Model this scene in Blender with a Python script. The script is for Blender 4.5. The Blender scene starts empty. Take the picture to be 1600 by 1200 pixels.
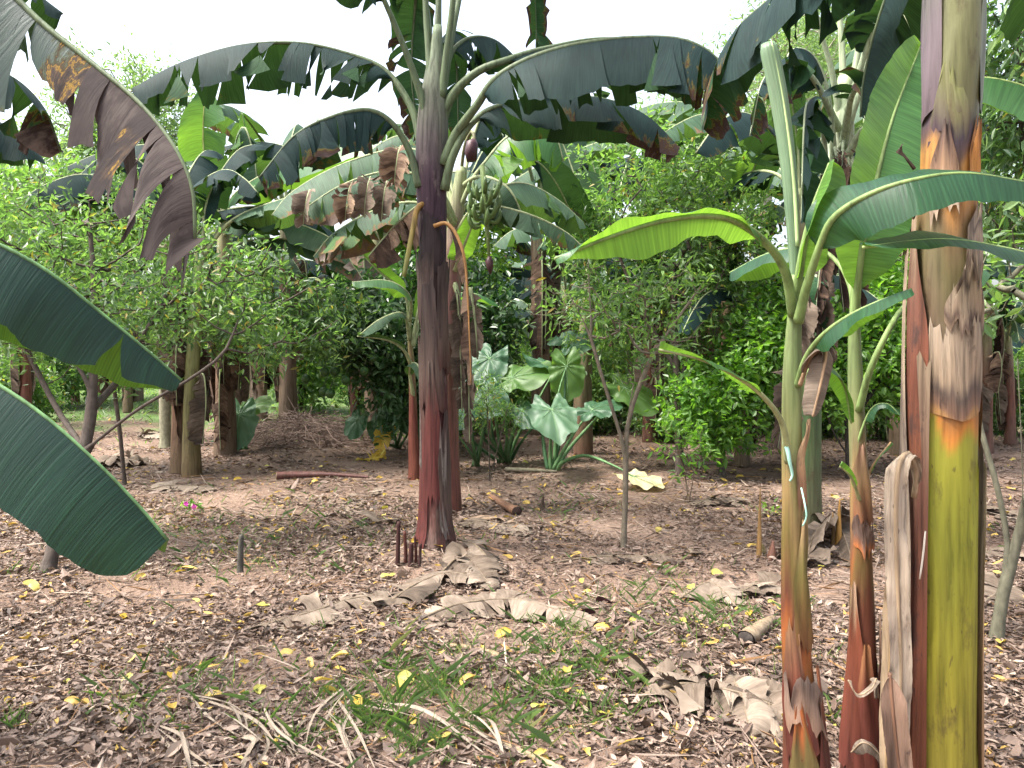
import bpy, math, random
import numpy as np
R = math.radians
F, HY, EYE = 1202.0, 540.0, 1.5          # focal length and horizon row in 1600 px units, eye height
SC = bpy.context.scene
COL = SC.collection
A = np.array

def gh(x, y):                             # ground height
    x = np.asarray(x, float); y = np.asarray(y, float)
    z = 0.02*np.sin(x*1.7+y*0.6)+0.018*np.sin(y*2.1-x*0.9+1.3)+0.008*np.sin(x*5.1+2)*np.sin(y*4.3)
    for (cx, cy, h, s) in MOUNDS:
        z = z+h*np.exp(-((x-cx)**2+(y-cy)**2)/(2*s*s))
    return z
MOUNDS = []

def P(px, py, Y):
    return A([(px-800)/F*Y, Y, EYE-(py-HY)/F*Y])
def PL(pts):
    return A([P(*p) for p in pts])
def G(px, py):
    Y = EYE*F/(py-HY)
    x = (px-800)/F*Y
    return A([x, Y, float(gh(x, Y))])
def nrm(v):
    v = np.asarray(v, float)
    return v/np.maximum(np.linalg.norm(v, axis=-1, keepdims=True), 1e-9)

def spline(pts, n):
    """Catmull-Rom through pts, n samples evenly spaced along the arc"""
    p = np.asarray(pts, float)
    p = np.vstack([2*p[0]-p[1], p, 2*p[-1]-p[-2]])
    out = []
    for i in range(1, len(p)-2):
        for t in np.linspace(0, 1, 16, endpoint=False):
            a, b, c, d = p[i-1], p[i], p[i+1], p[i+2]
            out.append(0.5*(2*b+(c-a)*t+(2*a-5*b+4*c-d)*t*t+(3*b-a-3*c+d)*t**3))
    out.append(p[-2]); out = A(out)
    s = np.concatenate([[0], np.cumsum(np.linalg.norm(np.diff(out, axis=0), axis=1))])
    q = np.linspace(0, s[-1], n)
    return np.stack([np.interp(q, s, out[:, k]) for k in range(3)], 1), s[-1]

class MB:
    def __init__(s):
        s.v = []; s.f = []; s.a = []; s.c = []; s.uv = []; s.mi = []; s.n = 0
    def add(s, v, f, a=None, c=None, uv=None, mi=0):
        v = np.asarray(v, float); k = len(v)
        s.v.append(v)
        s.f.extend([tuple(int(i)+s.n for i in q) for q in f])
        s.mi.extend([mi]*len(f))
        s.a.append(np.zeros(k) if a is None else np.broadcast_to(np.asarray(a, float), (k,)))
        s.c.append(np.broadcast_to(A([.5, .5, .5]) if c is None else np.asarray(c, float), (k, 3)))
        s.uv.append(np.zeros((k, 2)) if uv is None else np.asarray(uv, float))
        s.n += k
    def build(s, name, mats, parent=None, base=(0, 0, 0), smooth=True):
        me = bpy.data.meshes.new(name)
        v = np.vstack(s.v)-np.asarray(base, float)
        me.from_pydata(v.tolist(), [], s.f)
        at = me.attributes.new('amt', 'FLOAT', 'POINT'); at.data.foreach_set('value', np.concatenate(s.a).astype(np.float32))
        at = me.attributes.new('tint', 'FLOAT_COLOR', 'POINT')
        c4 = np.hstack([np.vstack(s.c), np.ones((s.n, 1))]).astype(np.float32); at.data.foreach_set('color', c4.ravel())
        ul = me.uv_layers.new(name='UVMap')
        li = np.empty(len(me.loops), np.int32); me.loops.foreach_get('vertex_index', li)
        ul.data.foreach_set('uv', np.vstack(s.uv)[li].astype(np.float32).ravel())
        if not isinstance(mats, (list, tuple)): mats = [mats]
        for m in mats: me.materials.append(m)
        me.polygons.foreach_set('material_index', A(s.mi, np.int32))
        me.polygons.foreach_set('use_smooth', np.full(len(s.f), smooth))
        me.update()
        o = bpy.data.objects.new(name, me); COL.objects.link(o)
        if parent is not None: o.parent = parent
        else: o.location = base
        return o

def tag(o, label, cat, group=None, kind=None):
    if label: o['label'] = label
    if cat: o['category'] = cat
    if group: o['group'] = group
    if kind: o['kind'] = kind
    return o
def thing(name, base, label, cat, group=None):
    o = bpy.data.objects.new(name, None); COL.objects.link(o)
    o.empty_display_size = .1; o.location = base
    return tag(o, label, cat, group)
def dup(root, loc, rotz=0, scale=1.0, label=None, group=None):
    r = root.copy(); COL.objects.link(r)
    r.location = loc; r.rotation_euler = (0, 0, rotz); r.scale = (scale,)*3
    if label: r['label'] = label
    if group: r['group'] = group
    for ch in list(root.children):
        c = ch.copy(); COL.objects.link(c); c.parent = r
        for g in list(ch.children):
            d = g.copy(); COL.objects.link(d); d.parent = c
    return r

# ------------------------------------------------------------------ geometry helpers
def tube(pts, rad, n=8, squash=None, cap=True):
    pts = np.asarray(pts, float); m = len(pts)
    rad = np.broadcast_to(np.asarray(rad, float), (m,))
    T = nrm(np.gradient(pts, axis=0))
    up = A([0, 0, 1.]) if abs(T[0][2]) < .9 else A([0, -1., 0])
    v = []; S = nrm(np.cross(T[0], up))
    for i in range(m):
        S = nrm(S-np.dot(S, T[i])*T[i]); N = np.cross(S, T[i])
        th = np.arange(n)*2*math.pi/n
        sq = 1 if squash is None else squash
        v.append(pts[i]+rad[i]*(np.cos(th)[:, None]*S+sq*np.sin(th)[:, None]*N))
    v = np.vstack(v)
    f = [(i*n+j, i*n+(j+1) % n, (i+1)*n+(j+1) % n, (i+1)*n+j) for i in range(m-1) for j in range(n)]
    f = [q[::-1] for q in f]
    if cap:
        f.append(tuple(range(n))); f.append(tuple((m-1)*n+j for j in range(n-1, -1, -1)))
    return v, f

def sstep(a, b, x):
    t = np.clip((np.asarray(x, float)-a)/(b-a), 0, 1); return t*t*(3-2*t)

def blade_prof(x, tip=.5, tail=.5):
    x = np.clip(x, 0, 1)
    a = np.clip(x/.16, 0, 1)**.55
    b = np.where(x > tip, np.clip(1-np.clip((x-tip)/(1-tip), 0, 1)**2.2, 0, 1)**tail, 1)
    return a*b

def blade(mb, mid, L, t0, W, side_ang, grav=(0.8, 0.8), tears=0, seed=0, roll=0., dead=(0, 0, 0), wave=.01,
          rag=.05, spread=1.0, tip=.5, nv=7, dens=55, S0=None, crumple=0., clampz=None, tail=.5, wside=(1, 1), mi=0, missing=0., drange=(.45, 1.0), col=None):
    """two half blades along the midrib samples mid; side_ang degrees above (+) or below (-) the level on each side"""
    rng = np.random.default_rng(abs(int(seed)))
    N_ = len(mid); tt = np.linspace(0, 1, N_)
    if S0 is None:
        d = mid[-1]-mid[0]; d[2] = 0
        if np.linalg.norm(d) < 1e-3: d = A([1., 0, 0])
        S0 = np.cross(nrm(d), A([0, 0, 1.]))
    S0 = nrm(S0)
    T = nrm(np.gradient(mid, axis=0))
    S = nrm(S0-(T@S0)[:, None]*T); Nn = np.cross(S, T)
    cr, sr = math.cos(R(roll)), math.sin(R(roll))
    S, Nn = S*cr+Nn*sr, Nn*cr-S*sr
    def at(arr, t):
        return np.stack([np.interp(t, tt, arr[:, k]) for k in range(3)], -1)
    for si, sg in enumerate((1, -1)):
        cuts = [t0]
        if tears > 0:
            c = np.sort(rng.uniform(t0+.04, .99, tears)); c = c[np.concatenate([[True], np.diff(c) > .012])]
            cuts += list(c)
        cuts.append(1.0)
        ph = rng.uniform(0, 6.28, 4)
        for ta, tb in zip(cuts[:-1], cuts[1:]):
            if missing > 0 and rng.random() < missing: continue
            nu = max(2, int(round((tb-ta)*dens)))
            s = np.linspace(0, 1, nu+1)[:, None]; v = np.linspace(0, 1, nv)[None, :]
            torn = tears > 0
            vt = rng.uniform(.02, .45) if torn else 2
            g = sstep(vt, 1.05, v)*(1 if torn else 0)
            nar = rng.uniform(.02, .35)*spread
            skew = rng.uniform(-.3, .3)*spread
            t = ta+(tb-ta)*(.5+(s-.5)*(1-nar*g)+skew*g*.5)+.035*v*(1-t0)*sstep(0, .3, 1-s*0-(ta-t0))
            t = np.clip(t, t0, 1.0)
            lenf = rng.uniform(1-rag*2, 1+rag) if torn else 1
            w = W*wside[si]*blade_prof((ta+(tb-ta)*s-t0)/(1-t0), tip, tail)*lenf
            w = w*(1+rag*.5*rng.uniform(-1, 1, (nu+1, 1)))
            dang = rng.normal(0, 9)*spread if torn else 0
            gk = grav[si]*(rng.uniform(.6, 1.5) if torn else 1)
            tw = rng.normal(0, .5)*spread if torn else 0
            Pm, Sm, Nm, Tm = at(mid, t), nrm(at(S, t)), nrm(at(Nn, t)), nrm(at(T, t))
            ang = R(side_ang[si]+dang)
            d = (math.cos(ang)*Sm*sg+math.sin(ang)*Nm)[:, 0]
            pos = np.zeros((nu+1, nv, 3)); off = np.zeros((nu+1, 3)); dv = 1/(nv-1)
            for j in range(nv):
                pos[:, j] = Pm[:, j]+off
                if j < nv-1:
                    d = d+A([0, 0, -gk*dv])
                    if torn: d = d+Tm[:, j]*(tw*(s-.5)*dv)*2
                    d = nrm(d); off = off+d*w*dv
            tl = t*L
            rip = wave*np.sin(tl*9+ph[0])*v**1.5+wave*.7*np.sin(tl*21+ph[1])*v**2+wave*.25*np.sin(tl*60+ph[2])*v
            pos += Nm*rip[..., None]
            if crumple > 0:
                q = pos*11
                cz = np.sin(q[..., 0]*1.3+ph[0]+2*np.sin(q[..., 1]*.9))*np.sin(q[..., 1]*1.1+ph[1])+.5*np.sin(q[..., 0]*2.9+q[..., 1]*2.3+ph[2])
                pos += crumple*cz[..., None]*(.4*Nm+A([0, 0, .6]))*(.3+v[..., None])
            if clampz is not None:
                gz = gh(pos[..., 0], pos[..., 1])+clampz
                pos[..., 2] = np.maximum(pos[..., 2], gz+.012*np.abs(np.sin(pos[..., 0]*37+pos[..., 1]*23)))
            x = (t-t0)/(1-t0)
            de = dead[0]+dead[1]*sstep(.35, 1.0, v)+dead[2]*sstep(drange[0], drange[1], x)+(rng.normal(0, .10) if torn else 0)+0*s
            uv = np.stack([tl+0*v, (v*W*sg)+0*tl], -1)
            nvv = nv
            f = []
            for i in range(nu):
                for j in range(nvv-1):
                    q = (i*nvv+j, i*nvv+j+1, (i+1)*nvv+j+1, (i+1)*nvv+j)
                    f.append(q if sg > 0 else q[::-1])
            mb.add(pos.reshape(-1, 3), f, a=np.broadcast_to(de, (nu+1, nv)).ravel(), c=col, uv=uv.reshape(-1, 2), mi=mi)

def ribbon(mb, mid, W, seed, fold=.4, amt=.8):
    """a flat dry strip following mid, slowly twisting"""
    rng = np.random.default_rng(seed); n = len(mid); x = np.linspace(0, 1, n)
    T = nrm(np.gradient(mid, axis=0)); S = nrm(np.cross(T, A([0, 0, 1.]))); N = np.cross(S, T)
    a = rng.uniform(-.5, .5)+rng.uniform(-1.1, 1.1)*x+.4*np.sin(x*7+seed)
    w = (W*np.clip(np.sin(np.pi*(.08+.9*x)), .05, 1)**.6)[:, None]
    s2 = S*np.cos(a)[:, None]+N*np.sin(a)[:, None]; n2 = N*np.cos(a)[:, None]-S*np.sin(a)[:, None]
    v = np.stack([mid+s2*w, mid-n2*w*fold, mid-s2*w], 1)
    v[..., 2] = np.maximum(v[..., 2], gh(v[..., 0], v[..., 1])+.006)
    f = [(i*3+j, i*3+j+1, i*3+j+4, i*3+j+3) for i in range(n-1) for j in range(2)]
    uv = np.stack([np.tile([0, .01, .02], n), np.repeat(x*.4, 3)], 1)
    mb.add(v.reshape(-1, 3), f, a=amt+rng.normal(0, .05), uv=uv)

def leaf(pts, W, mat, parent, base, pet=.2, rib=(.018, .004), ribcol=None, name='leaf', ribname='midrib', n=46, label=None, onerib=False, **k):
    """a banana leaf: blade part with its midrib and petiole as sub-part; onerib: both in one mesh"""
    mid, L = spline(pts, n)
    mb = MB()
    blade(mb, mid, L, pet, W, k.pop('ang', (-35, -35)), **k)
    rr = np.linspace(0, 1, n); rad = rib[0]+(rib[1]-rib[0])*np.clip(rr*1.15, 0, 1)**.7
    tv, tf = tube(mid-A([0, 0, .3*rib[0]]), rad, 7)
    rc = (.16, .2, .08) if ribcol is None else ribcol
    if onerib:
        mb.add(tv, tf, c=rc, mi=1)
        o = mb.build(name, [mat, MAT['stem']], parent, base)
    else:
        o = mb.build(name, mat, parent, base)
        rb = MB(); rb.add(tv, tf, c=rc)
        rb.build(ribname, MAT['stem'], o, base)
    if label: o['label'] = label
    return o

def stem(pts, rad, cols, mat, parent, base, name='pseudostem', n=22, m=60, seed=0, lay=.035, jit=.1):
    """banana pseudostem; cols: list of (height fraction, colour)"""
    rng = np.random.default_rng(abs(int(seed)))
    mid, L = spline(pts, m)
    t = np.linspace(0, 1, m)
    r = np.interp(t, np.linspace(0, 1, len(rad)), rad)
    v, f = tube(mid, r, n)
    th = np.tile(np.arange(n), m)*2*math.pi/n; tv = np.repeat(t, n)
    c = np.repeat(mid, n, axis=0)
    ph = rng.uniform(0, 6.28, 5)
    k = 1+lay*(((th/6.283*2+tv*3.3+ph[0]) % 1)-.5)*1.4+.02*np.sin(th*3+tv*9+ph[1])+.012*np.sin(th*5-tv*23+ph[2])
    v = c+(v-c)*k[:, None]
    tz = tv+jit*(.6*np.sin(th*2+ph[3])+.4*np.sin(th*5+ph[4]))*np.sin(tv*math.pi)
    xs = [q[0] for q in cols]
    cc = np.stack([np.interp(tz, xs, [q[1][i] for q in cols]) for i in range(3)], 1)
    mb = MB(); mb.add(v, f, c=cc, uv=np.stack([th, tv*L], 1))
    return mb.build(name, mat, parent, base)

def sheath(pts, rad, t0, t1, th0, th1, dr, cols, parent, base, name='dry_sheath', seed=0, top='point', bot='ragged', flare=0., nt=26, na=10, flip=0, label=None, mat=None):
    """an old leaf sheath wrapped round the stem: a thin curved shell between two heights"""
    rng = np.random.default_rng(abs(int(seed)))
    mid, L = spline(pts, 80)
    tq = np.linspace(0, 1, 80)
    rq = np.interp(tq, np.linspace(0, 1, len(rad)), rad)
    out = []; cc = []; uvs = []
    e1 = rng.normal(0, .012, na+1); e0 = rng.normal(0, .01, na+1)
    for i in range(nt+1):
        x = i/nt
        row = []
        for j in range(na+1):
            y = j/na
            if top == 'point': k = 1-.75*sstep(.45, 1, x)
            elif top == 'vee': k = 1-.55*sstep(.2, 1, x)
            else: k = 1
            tb = t0+(e0[j] if bot == 'ragged' else 0)+(.10*(t1-t0)*abs(y-.5)*2 if bot == 'vee' else 0)
            te = t1+e1[j]*(1 if top != 'point' else .3)
            t = tb+(te-tb)*x
            ymid = .5
            th = th0+(th1-th0)*(ymid+(y-ymid)*k)+.04*math.sin(x*7+seed)
            c = A([np.interp(t, tq, mid[:, q]) for q in range(3)])
            r = np.interp(t, tq, rq)+dr+.004*math.sin(y*9+x*5+seed)+flare*sstep(.6, 1, x)+.5*flare*abs(y-.5)*x
            row.append(c+r*A([math.sin(R(th)), -math.cos(R(th)), 0]))
            cc.append([np.interp(x+.06*math.sin(y*11+seed), [q[0] for q in cols], [q[1][m] for q in cols]) for m in range(3)])
            uvs.append([th*.02, x*(t1-t0)*L])
        out += row
    f = [(i*(na+1)+j, i*(na+1)+j+1, (i+1)*(na+1)+j+1, (i+1)*(na+1)+j) for i in range(nt) for j in range(na)]
    mb = MB(); mb.add(A(out), f, c=A(cc), uv=A(uvs))
    o = mb.build(name, mat or MAT['sheath'], parent, base)
    if label: o['label'] = label
    return o

def leaves6(mb, pos, d, nr, ln, wd, fold=.2, rnd=None, droop=.15, mi=0):
    """many small folded leaves, six vertices each"""
    k = len(pos)
    d = nrm(d); s = nrm(np.cross(d, nr)); nr = np.cross(s, d)
    ln = np.broadcast_to(ln, (k,))[:, None]; wd = np.broadcast_to(wd, (k,))[:, None]
    b = pos
    l1 = pos+d*ln*.33+s*wd*.5+nr*wd*fold*.5; r1 = pos+d*ln*.33-s*wd*.5+nr*wd*fold*.5
    l2 = pos+d*ln*.7+s*wd*.36+nr*(wd*fold*.4-ln*droop*.5); r2 = pos+d*ln*.7-s*wd*.36+nr*(wd*fold*.4-ln*droop*.5)
    t = pos+d*ln-nr*ln*droop
    v = np.stack([b, l1, l2, t, r2, r1], 1).reshape(-1, 3)
    i = np.arange(k)[:, None]*6
    f = np.vstack([i+A([[0, 3, 2, 1]]), i+A([[0, 5, 4, 3]])])
    a = np.repeat(np.random.default_rng(k).random(k) if rnd is None else rnd, 6)
    mb.add(v, f.tolist(), a=a, mi=mi)

def leaves11(mb, pos, d, nr, ln, wd, curl, fold, rnd, twist):
    """fallen leaves: pointed at both ends, curled along and across, eleven vertices each"""
    k = len(pos); d = nrm(d); s = nrm(np.cross(d, nr)); nr = np.cross(s, d)
    ln = ln[:, None]; wd = wd[:, None]; curl = curl[:, None]; fold = fold[:, None]; twist = twist[:, None]
    vs = []
    for x, w in ((0, 0), (.25, .8), (.52, 1), (.8, .55), (1, 0)):
        c = pos+d*ln*x*(1-.25*np.abs(curl))+nr*ln*curl*(x-.5)**2
        if w == 0: vs.append(c)
        else:
            a = twist*(x-.5); s2 = s*np.cos(a)+nr*np.sin(a); n2 = nr*np.cos(a)-s*np.sin(a)
            h = n2*wd*w*.5*fold
            vs += [c+s2*wd*w*.5*(1-.3*np.abs(fold))+h, c, c-s2*wd*w*.5*(1-.3*np.abs(fold))+h]
    v = np.stack(vs, 1).reshape(-1, 3); i = np.arange(k)[:, None]*11
    q = [[1, 2, 5, 4], [2, 3, 6, 5], [4, 5, 8, 7], [5, 6, 9, 8]]; t = [[0, 2, 1], [0, 3, 2], [7, 8, 10], [8, 9, 10]]
    f = np.concatenate([i+A(x) for x in q]).tolist()+np.concatenate([i+A(x) for x in t]).tolist()
    mb.add(v, f, a=np.repeat(rnd, 11))

def rnd_dirs(rng, k):
    return nrm(rng.normal(size=(k, 3)))

def tree(name, label, cat, trunk, ells, ntips, lpt, ll, lw, lmat, bmat, seed=0, r0=.03, rt=.003, group=None, step=.11, spread=.10,
         clump=.35, droop=.2, barkcol=(.09, .075, .06), up=.25, pen=.25, parts=('trunk', 'crown'), extra=None, whorl=False, flat=.5):
    """a tree or shrub grown from a trunk polyline (lists of world points; the first list starts at the ground) into crown ellipsoids"""
    rng = np.random.default_rng(abs(int(seed)))
    if not isinstance(trunk[0][0], (list, tuple, np.ndarray)): trunk = [trunk]
    base = A(trunk[0][0], float)
    nodes = []; par = []; chains = []
    for ti, tr in enumerate(trunk):
        _, L = spline(tr, 8); n = max(3, int(L/step))
        p, _ = spline(tr, n+1)
        if ti == 0:
            ids = [0]; nodes.append(p[0]); par.append(-1)
        else:
            q = A(nodes); a = int(np.argmin(np.linalg.norm(q-p[0], axis=1))); ids = [a]
        for x in p[1:]:
            nodes.append(x); par.append(ids[-1]); ids.append(len(nodes)-1)
        chains.append(ids)
    depth = [0.]
    for i in range(1, len(nodes)): depth.append(depth[par[i]]+np.linalg.norm(nodes[i]-nodes[par[i]]))
    tips = []
    cen = rnd_dirs(rng, 60)
    wts = A([e[3] if len(e) > 3 else e[1][0]*e[1][1]*e[1][2] if isinstance(e[1], (tuple, list)) else 1 for e in ells], float); wts /= wts.sum()
    ph = rng.uniform(0, 6.28, 3)
    while len(tips) < ntips:
        c, r = ells[rng.choice(len(ells), p=wts)][:2]
        u = rnd_dirs(rng, 1)[0]*rng.random()**(1/2.4)
        p = A(c)+u*A(r)
        s = max(r)
        q = (p-base)/s*4
        if math.sin(q[0]*1.7+ph[0])*math.sin(q[2]*1.9+ph[1])+.7*math.sin(q[1]*1.8+q[0]+ph[2]) < -1+clump*2*rng.random(): continue
        tips.append(p)
    tips = A(tips)
    tips = tips[np.argsort(np.linalg.norm(tips-nodes[chains[0][-1]], axis=1))]
    cap = len(nodes)+int(ntips*60); NA = np.zeros((cap, 3)); DA = np.zeros(cap); n0 = len(nodes)
    NA[:n0] = nodes; DA[:n0] = depth; par = list(par)
    tipch = []
    low = max(1, int(.25*len(chains[0])))
    for p in tips:
        dd = np.linalg.norm(NA[low:n0]-p, axis=1)+pen*DA[low:n0]+.8*np.maximum(0, NA[low:n0, 2]-p[2])
        a = int(np.argmin(dd))+low
        v = p-NA[a]; L = np.linalg.norm(v); n = max(2, min(40, int(L/step)))
        bow = up*L*A([0, 0, 1])*(-.5)+rng.normal(0, .08, 3)*L
        ids = [a]
        for i in range(1, n+1):
            x = i/n
            q = NA[a]+v*x+bow*math.sin(x*math.pi)*.5+rng.normal(0, .012, 3)*(x < 1)
            NA[n0] = q; DA[n0] = DA[ids[-1]]+L/n; par.append(ids[-1]); ids.append(n0); n0 += 1
        chains.append(ids); tipch.append(ids)
    cnt = np.zeros(n0)
    for ids in tipch: cnt[ids[-1]] += 1
    for i in range(n0-1, 0, -1): cnt[par[i]] += cnt[i]
    rad = np.maximum(rt*np.maximum(cnt, .7)**.45, rt)
    sc = r0/max(rad[0], 1e-6)
    rad = rt+(rad-rt)*(r0-rt)/max(rad[0]-rt, 1e-6)
    root = thing(name, base, label, cat, group)
    mb = MB()
    for ci, ids in enumerate(chains):
        rr = rad[ids].copy(); 
        if ci >= len(trunk): rr[0] = min(rr[0], rr[1]*1.3)
        elif ci == 0 : rr[0] *= 1.25
        v, f = tube(NA[ids], rr, 7 if ci < len(trunk) else 4, cap=False)
        mb.add(v, f, c=barkcol)
    mb.build(parts[0], bmat, root, base)
    # leaves
    pos = []; dr = []
    for ids in tipch:
        ch = NA[ids]; d = nrm(ch[-1]-ch[max(0, len(ch)-4)])
        k = max(1, int(rng.normal(lpt, lpt*.3)))
        x = 1-(rng.random(k)**1.5)*min(1, (.45 if not whorl else .12))
        q = x*(len(ch)-1); i0 = np.minimum(q.astype(int), len(ch)-2)
        p = ch[i0]+(ch[i0+1]-ch[i0])*(q-i0)[:, None]
        p = p+rng.normal(0, spread, (k, 3))*(0.35 if whorl else 1)
        pos.append(p); dr.append(d*.7+rnd_dirs(rng, k)*.9+A([0, 0, -droop]))
    pos = np.vstack(pos); dr = np.vstack(dr); k = len(pos)
    nr = rnd_dirs(rng, k)*(1-flat)+A([0, 0, 1])*flat+.001
    mb = MB()
    s = rng.uniform(.65, 1.2, k)
    leaves6(mb, pos, dr, nr, ll*s, lw*s*rng.uniform(.8, 1.2, k), rnd=rng.random(k))
    mb.build(parts[1], lmat, root, base, smooth=False)
    return root
# ------------------------------------------------------------------ materials
MAT = {}
def newmat(name):
    m = bpy.data.materials.new(name); m.use_nodes = True
    nt = m.node_tree; nt.nodes.clear()
    out = nt.nodes.new('ShaderNodeOutputMaterial')
    MAT[name] = m
    def N(t, **k):
        n = nt.nodes.new(t)
        for a, b in k.items():
            if a.startswith('i_'):
                key = a[2:].replace('_', ' ')
                n.inputs[key].default_value = b
            else: setattr(n, a, b)
        return n
    def Lk(a, b): nt.links.new(a, b)
    return m, N, Lk, out
def rgb(c): return (c[0], c[1], c[2], 1)
def ramp(N, stops, interp='LINEAR'):
    r = N('ShaderNodeValToRGB'); r.color_ramp.interpolation = interp
    e = r.color_ramp.elements
    while len(e) < len(stops): e.new(.5)
    for x, (p, c) in zip(e, stops): x.position = p; x.color = rgb(c)
    return r
def mixc(N, Lk, fac, a, b, mode='MIX'):
    m = N('ShaderNodeMix', data_type='RGBA', blend_type=mode)
    for s, v in ((0, fac), (6, a), (7, b)):
        if hasattr(v, 'links') or hasattr(v, 'is_output'): Lk(v, m.inputs[s])
        else: m.inputs[s].default_value = v if s == 0 else rgb(v)
    return m.outputs[2]

def banana_mat(name, top, under, trans, dead_stops, tr=.35, rough=.38, vein=85., bump=.5, spec=.4, lines=.25):
    """double-sided banana blade: green turning yellow and brown where 'amt' is high, fine parallel veins"""
    m, N, Lk, out = newmat(name)
    uv = N('ShaderNodeUVMap'); tc = N('ShaderNodeTexCoord')
    at = N('ShaderNodeAttribute', attribute_name='amt')
    sep = N('ShaderNodeSeparateXYZ'); Lk(uv.outputs[0], sep.inputs[0])
    # veins run across the blade: stripes in u
    mp = N('ShaderNodeMapping'); mp.inputs['Scale'].default_value = (vein, 4, 1); Lk(uv.outputs[0], mp.inputs[0])
    st = N('ShaderNodeTexNoise', i_Scale=1.0, i_Detail=3.0, i_Roughness=.65); Lk(mp.outputs[0], st.inputs['Vector'])
    mp2 = N('ShaderNodeMapping'); mp2.inputs['Scale'].default_value = (22, 7, 1); Lk(uv.outputs[0], mp2.inputs[0])
    bl = N('ShaderNodeTexNoise', i_Scale=1.0, i_Detail=4.0, i_Roughness=.65); Lk(mp2.outputs[0], bl.inputs['Vector'])
    big = N('ShaderNodeTexNoise', i_Scale=5.0, i_Detail=3.0); Lk(tc.outputs['Object'], big.inputs['Vector'])
    wv = N('ShaderNodeTexWave', wave_type='BANDS', bands_direction='X', i_Scale=vein*.42, i_Distortion=.6, i_Detail=1.0)
    wv.inputs['Detail Scale'].default_value = .4; Lk(uv.outputs[0], wv.inputs['Vector'])
    wr = ramp(N, [(.0, (1-lines*.5,)*3), (.75, (1, 1, 1)), (1., (1+lines,)*3)]); Lk(wv.outputs[0], wr.inputs[0])
    # dead amount + noise
    a1 = N('ShaderNodeMath', operation='MULTIPLY_ADD'); Lk(bl.outputs[0], a1.inputs[0]); a1.inputs[1].default_value = .9; Lk(at.outputs['Fac'], a1.inputs[2])
    a2 = N('ShaderNodeMath', operation='MULTIPLY_ADD'); Lk(big.outputs[0], a2.inputs[0]); a2.inputs[1].default_value = .5; Lk(a1.outputs[0], a2.inputs[2])
    a3 = N('ShaderNodeMath', operation='SUBTRACT'); Lk(a2.outputs[0], a3.inputs[0]); a3.inputs[1].default_value = .7
    # a3 ~ amt +- .3
    dr = ramp(N, dead_stops[0]); Lk(a3.outputs[0], dr.inputs[0])           # mask
    dc = ramp(N, dead_stops[1]); Lk(a3.outputs[0], dc.inputs[0])           # colour when dying
    dcv = ramp(N, [(.3, (.74, .73, .72)), (.5, (1, 1, 1)), (.7, (1.2, 1.19, 1.17))]); Lk(st.outputs[0], dcv.inputs[0]); dcv = dcv.outputs[0]
    dcol = mixc(N, Lk, 1.0, dc.outputs[0], dcv, 'MULTIPLY')
    geo = N('ShaderNodeNewGeometry')
    g1 = mixc(N, Lk, geo.outputs['Backfacing'], top, under)
    vv = ramp(N, [(.3, (.72, .72, .72)), (.52, (1, 1, 1)), (.7, (1.3, 1.28, 1.2))]); Lk(st.outputs[0], vv.inputs[0])
    g2 = mixc(N, Lk, 1.0, g1, vv.outputs[0], 'MULTIPLY')
    g2 = mixc(N, Lk, 1.0, g2, wr.outputs[0], 'MULTIPLY')
    bv = ramp(N, [(.3, (.75, .8, .8)), (.65, (1.2, 1.15, 1.1))]); Lk(big.outputs[0], bv.inputs[0])
    g3 = mixc(N, Lk, 1.0, g2, bv.outputs[0], 'MULTIPLY')
    col = mixc(N, Lk, dr.outputs[0], g3, dcol)
    tcol = mixc(N, Lk, dr.outputs[0], mixc(N, Lk, 1.0, trans, vv.outputs[0], 'MULTIPLY'), mixc(N, Lk, 1.0, dcol, (.6, .5, .4), 'MULTIPLY'))
    bs = N('ShaderNodeBsdfPrincipled', i_Roughness=rough)
    bs.inputs['Specular IOR Level'].default_value = spec
    Lk(col, bs.inputs['Base Color'])
    rr = N('ShaderNodeMath', operation='MULTIPLY_ADD'); Lk(dr.outputs[0], rr.inputs[0]); rr.inputs[1].default_value = .4; rr.inputs[2].default_value = rough; Lk(rr.outputs[0], bs.inputs['Roughness'])
    bp = N('ShaderNodeBump', i_Strength=bump, i_Distance=.004); Lk(st.outputs[0], bp.inputs['Height']); Lk(bp.outputs[0], bs.inputs['Normal'])
    tl = N('ShaderNodeBsdfTranslucent'); Lk(tcol, tl.inputs[0])
    mx = N('ShaderNodeMixShader'); mx.inputs[0].default_value = tr; Lk(bs.outputs[0], mx.inputs[1]); Lk(tl.outputs[0], mx.inputs[2])
    Lk(mx.outputs[0], out.inputs[0])
    return m
BROWN = ([(.42, (0, 0, 0)), (.52, (1, 1, 1))], [(.40, (.09, .10, .02)), (.46, (.20, .14, .02)), (.50, (.06, .035, .02)), (.62, (.045, .032, .03)), (.85, (.15, .115, .10))])
DYING = ([(.36, (0, 0, 0)), (.46, (1, 1, 1))], [(.36, (.09, .11, .03)), (.43, (.06, .06, .03)), (.50, (.05, .032, .02)), (.53, (.28, .17, .03)), (.56, (.075, .05, .035)), (.66, (.03, .023, .022)), (.85, (.047, .036, .034)), (1., (.08, .064, .059))])
GREY = ([(.42, (0, 0, 0)), (.5, (1, 1, 1))], [(.40, (.20, .17, .03)), (.48, (.20, .13, .06)), (.56, (.16, .11, .085)), (.7, (.19, .15, .13)), (.9, (.30, .25, .21))])
banana_mat('leaf_dark', (.011, .026, .026), (.020, .055, .024), (.05, .12, .02), BROWN, tr=.18, rough=.62, spec=.1)
banana_mat('leaf_dying', (.017, .038, .033), (.030, .080, .030), (.06, .15, .02), DYING, tr=.15, rough=.5, spec=.3)
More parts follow.
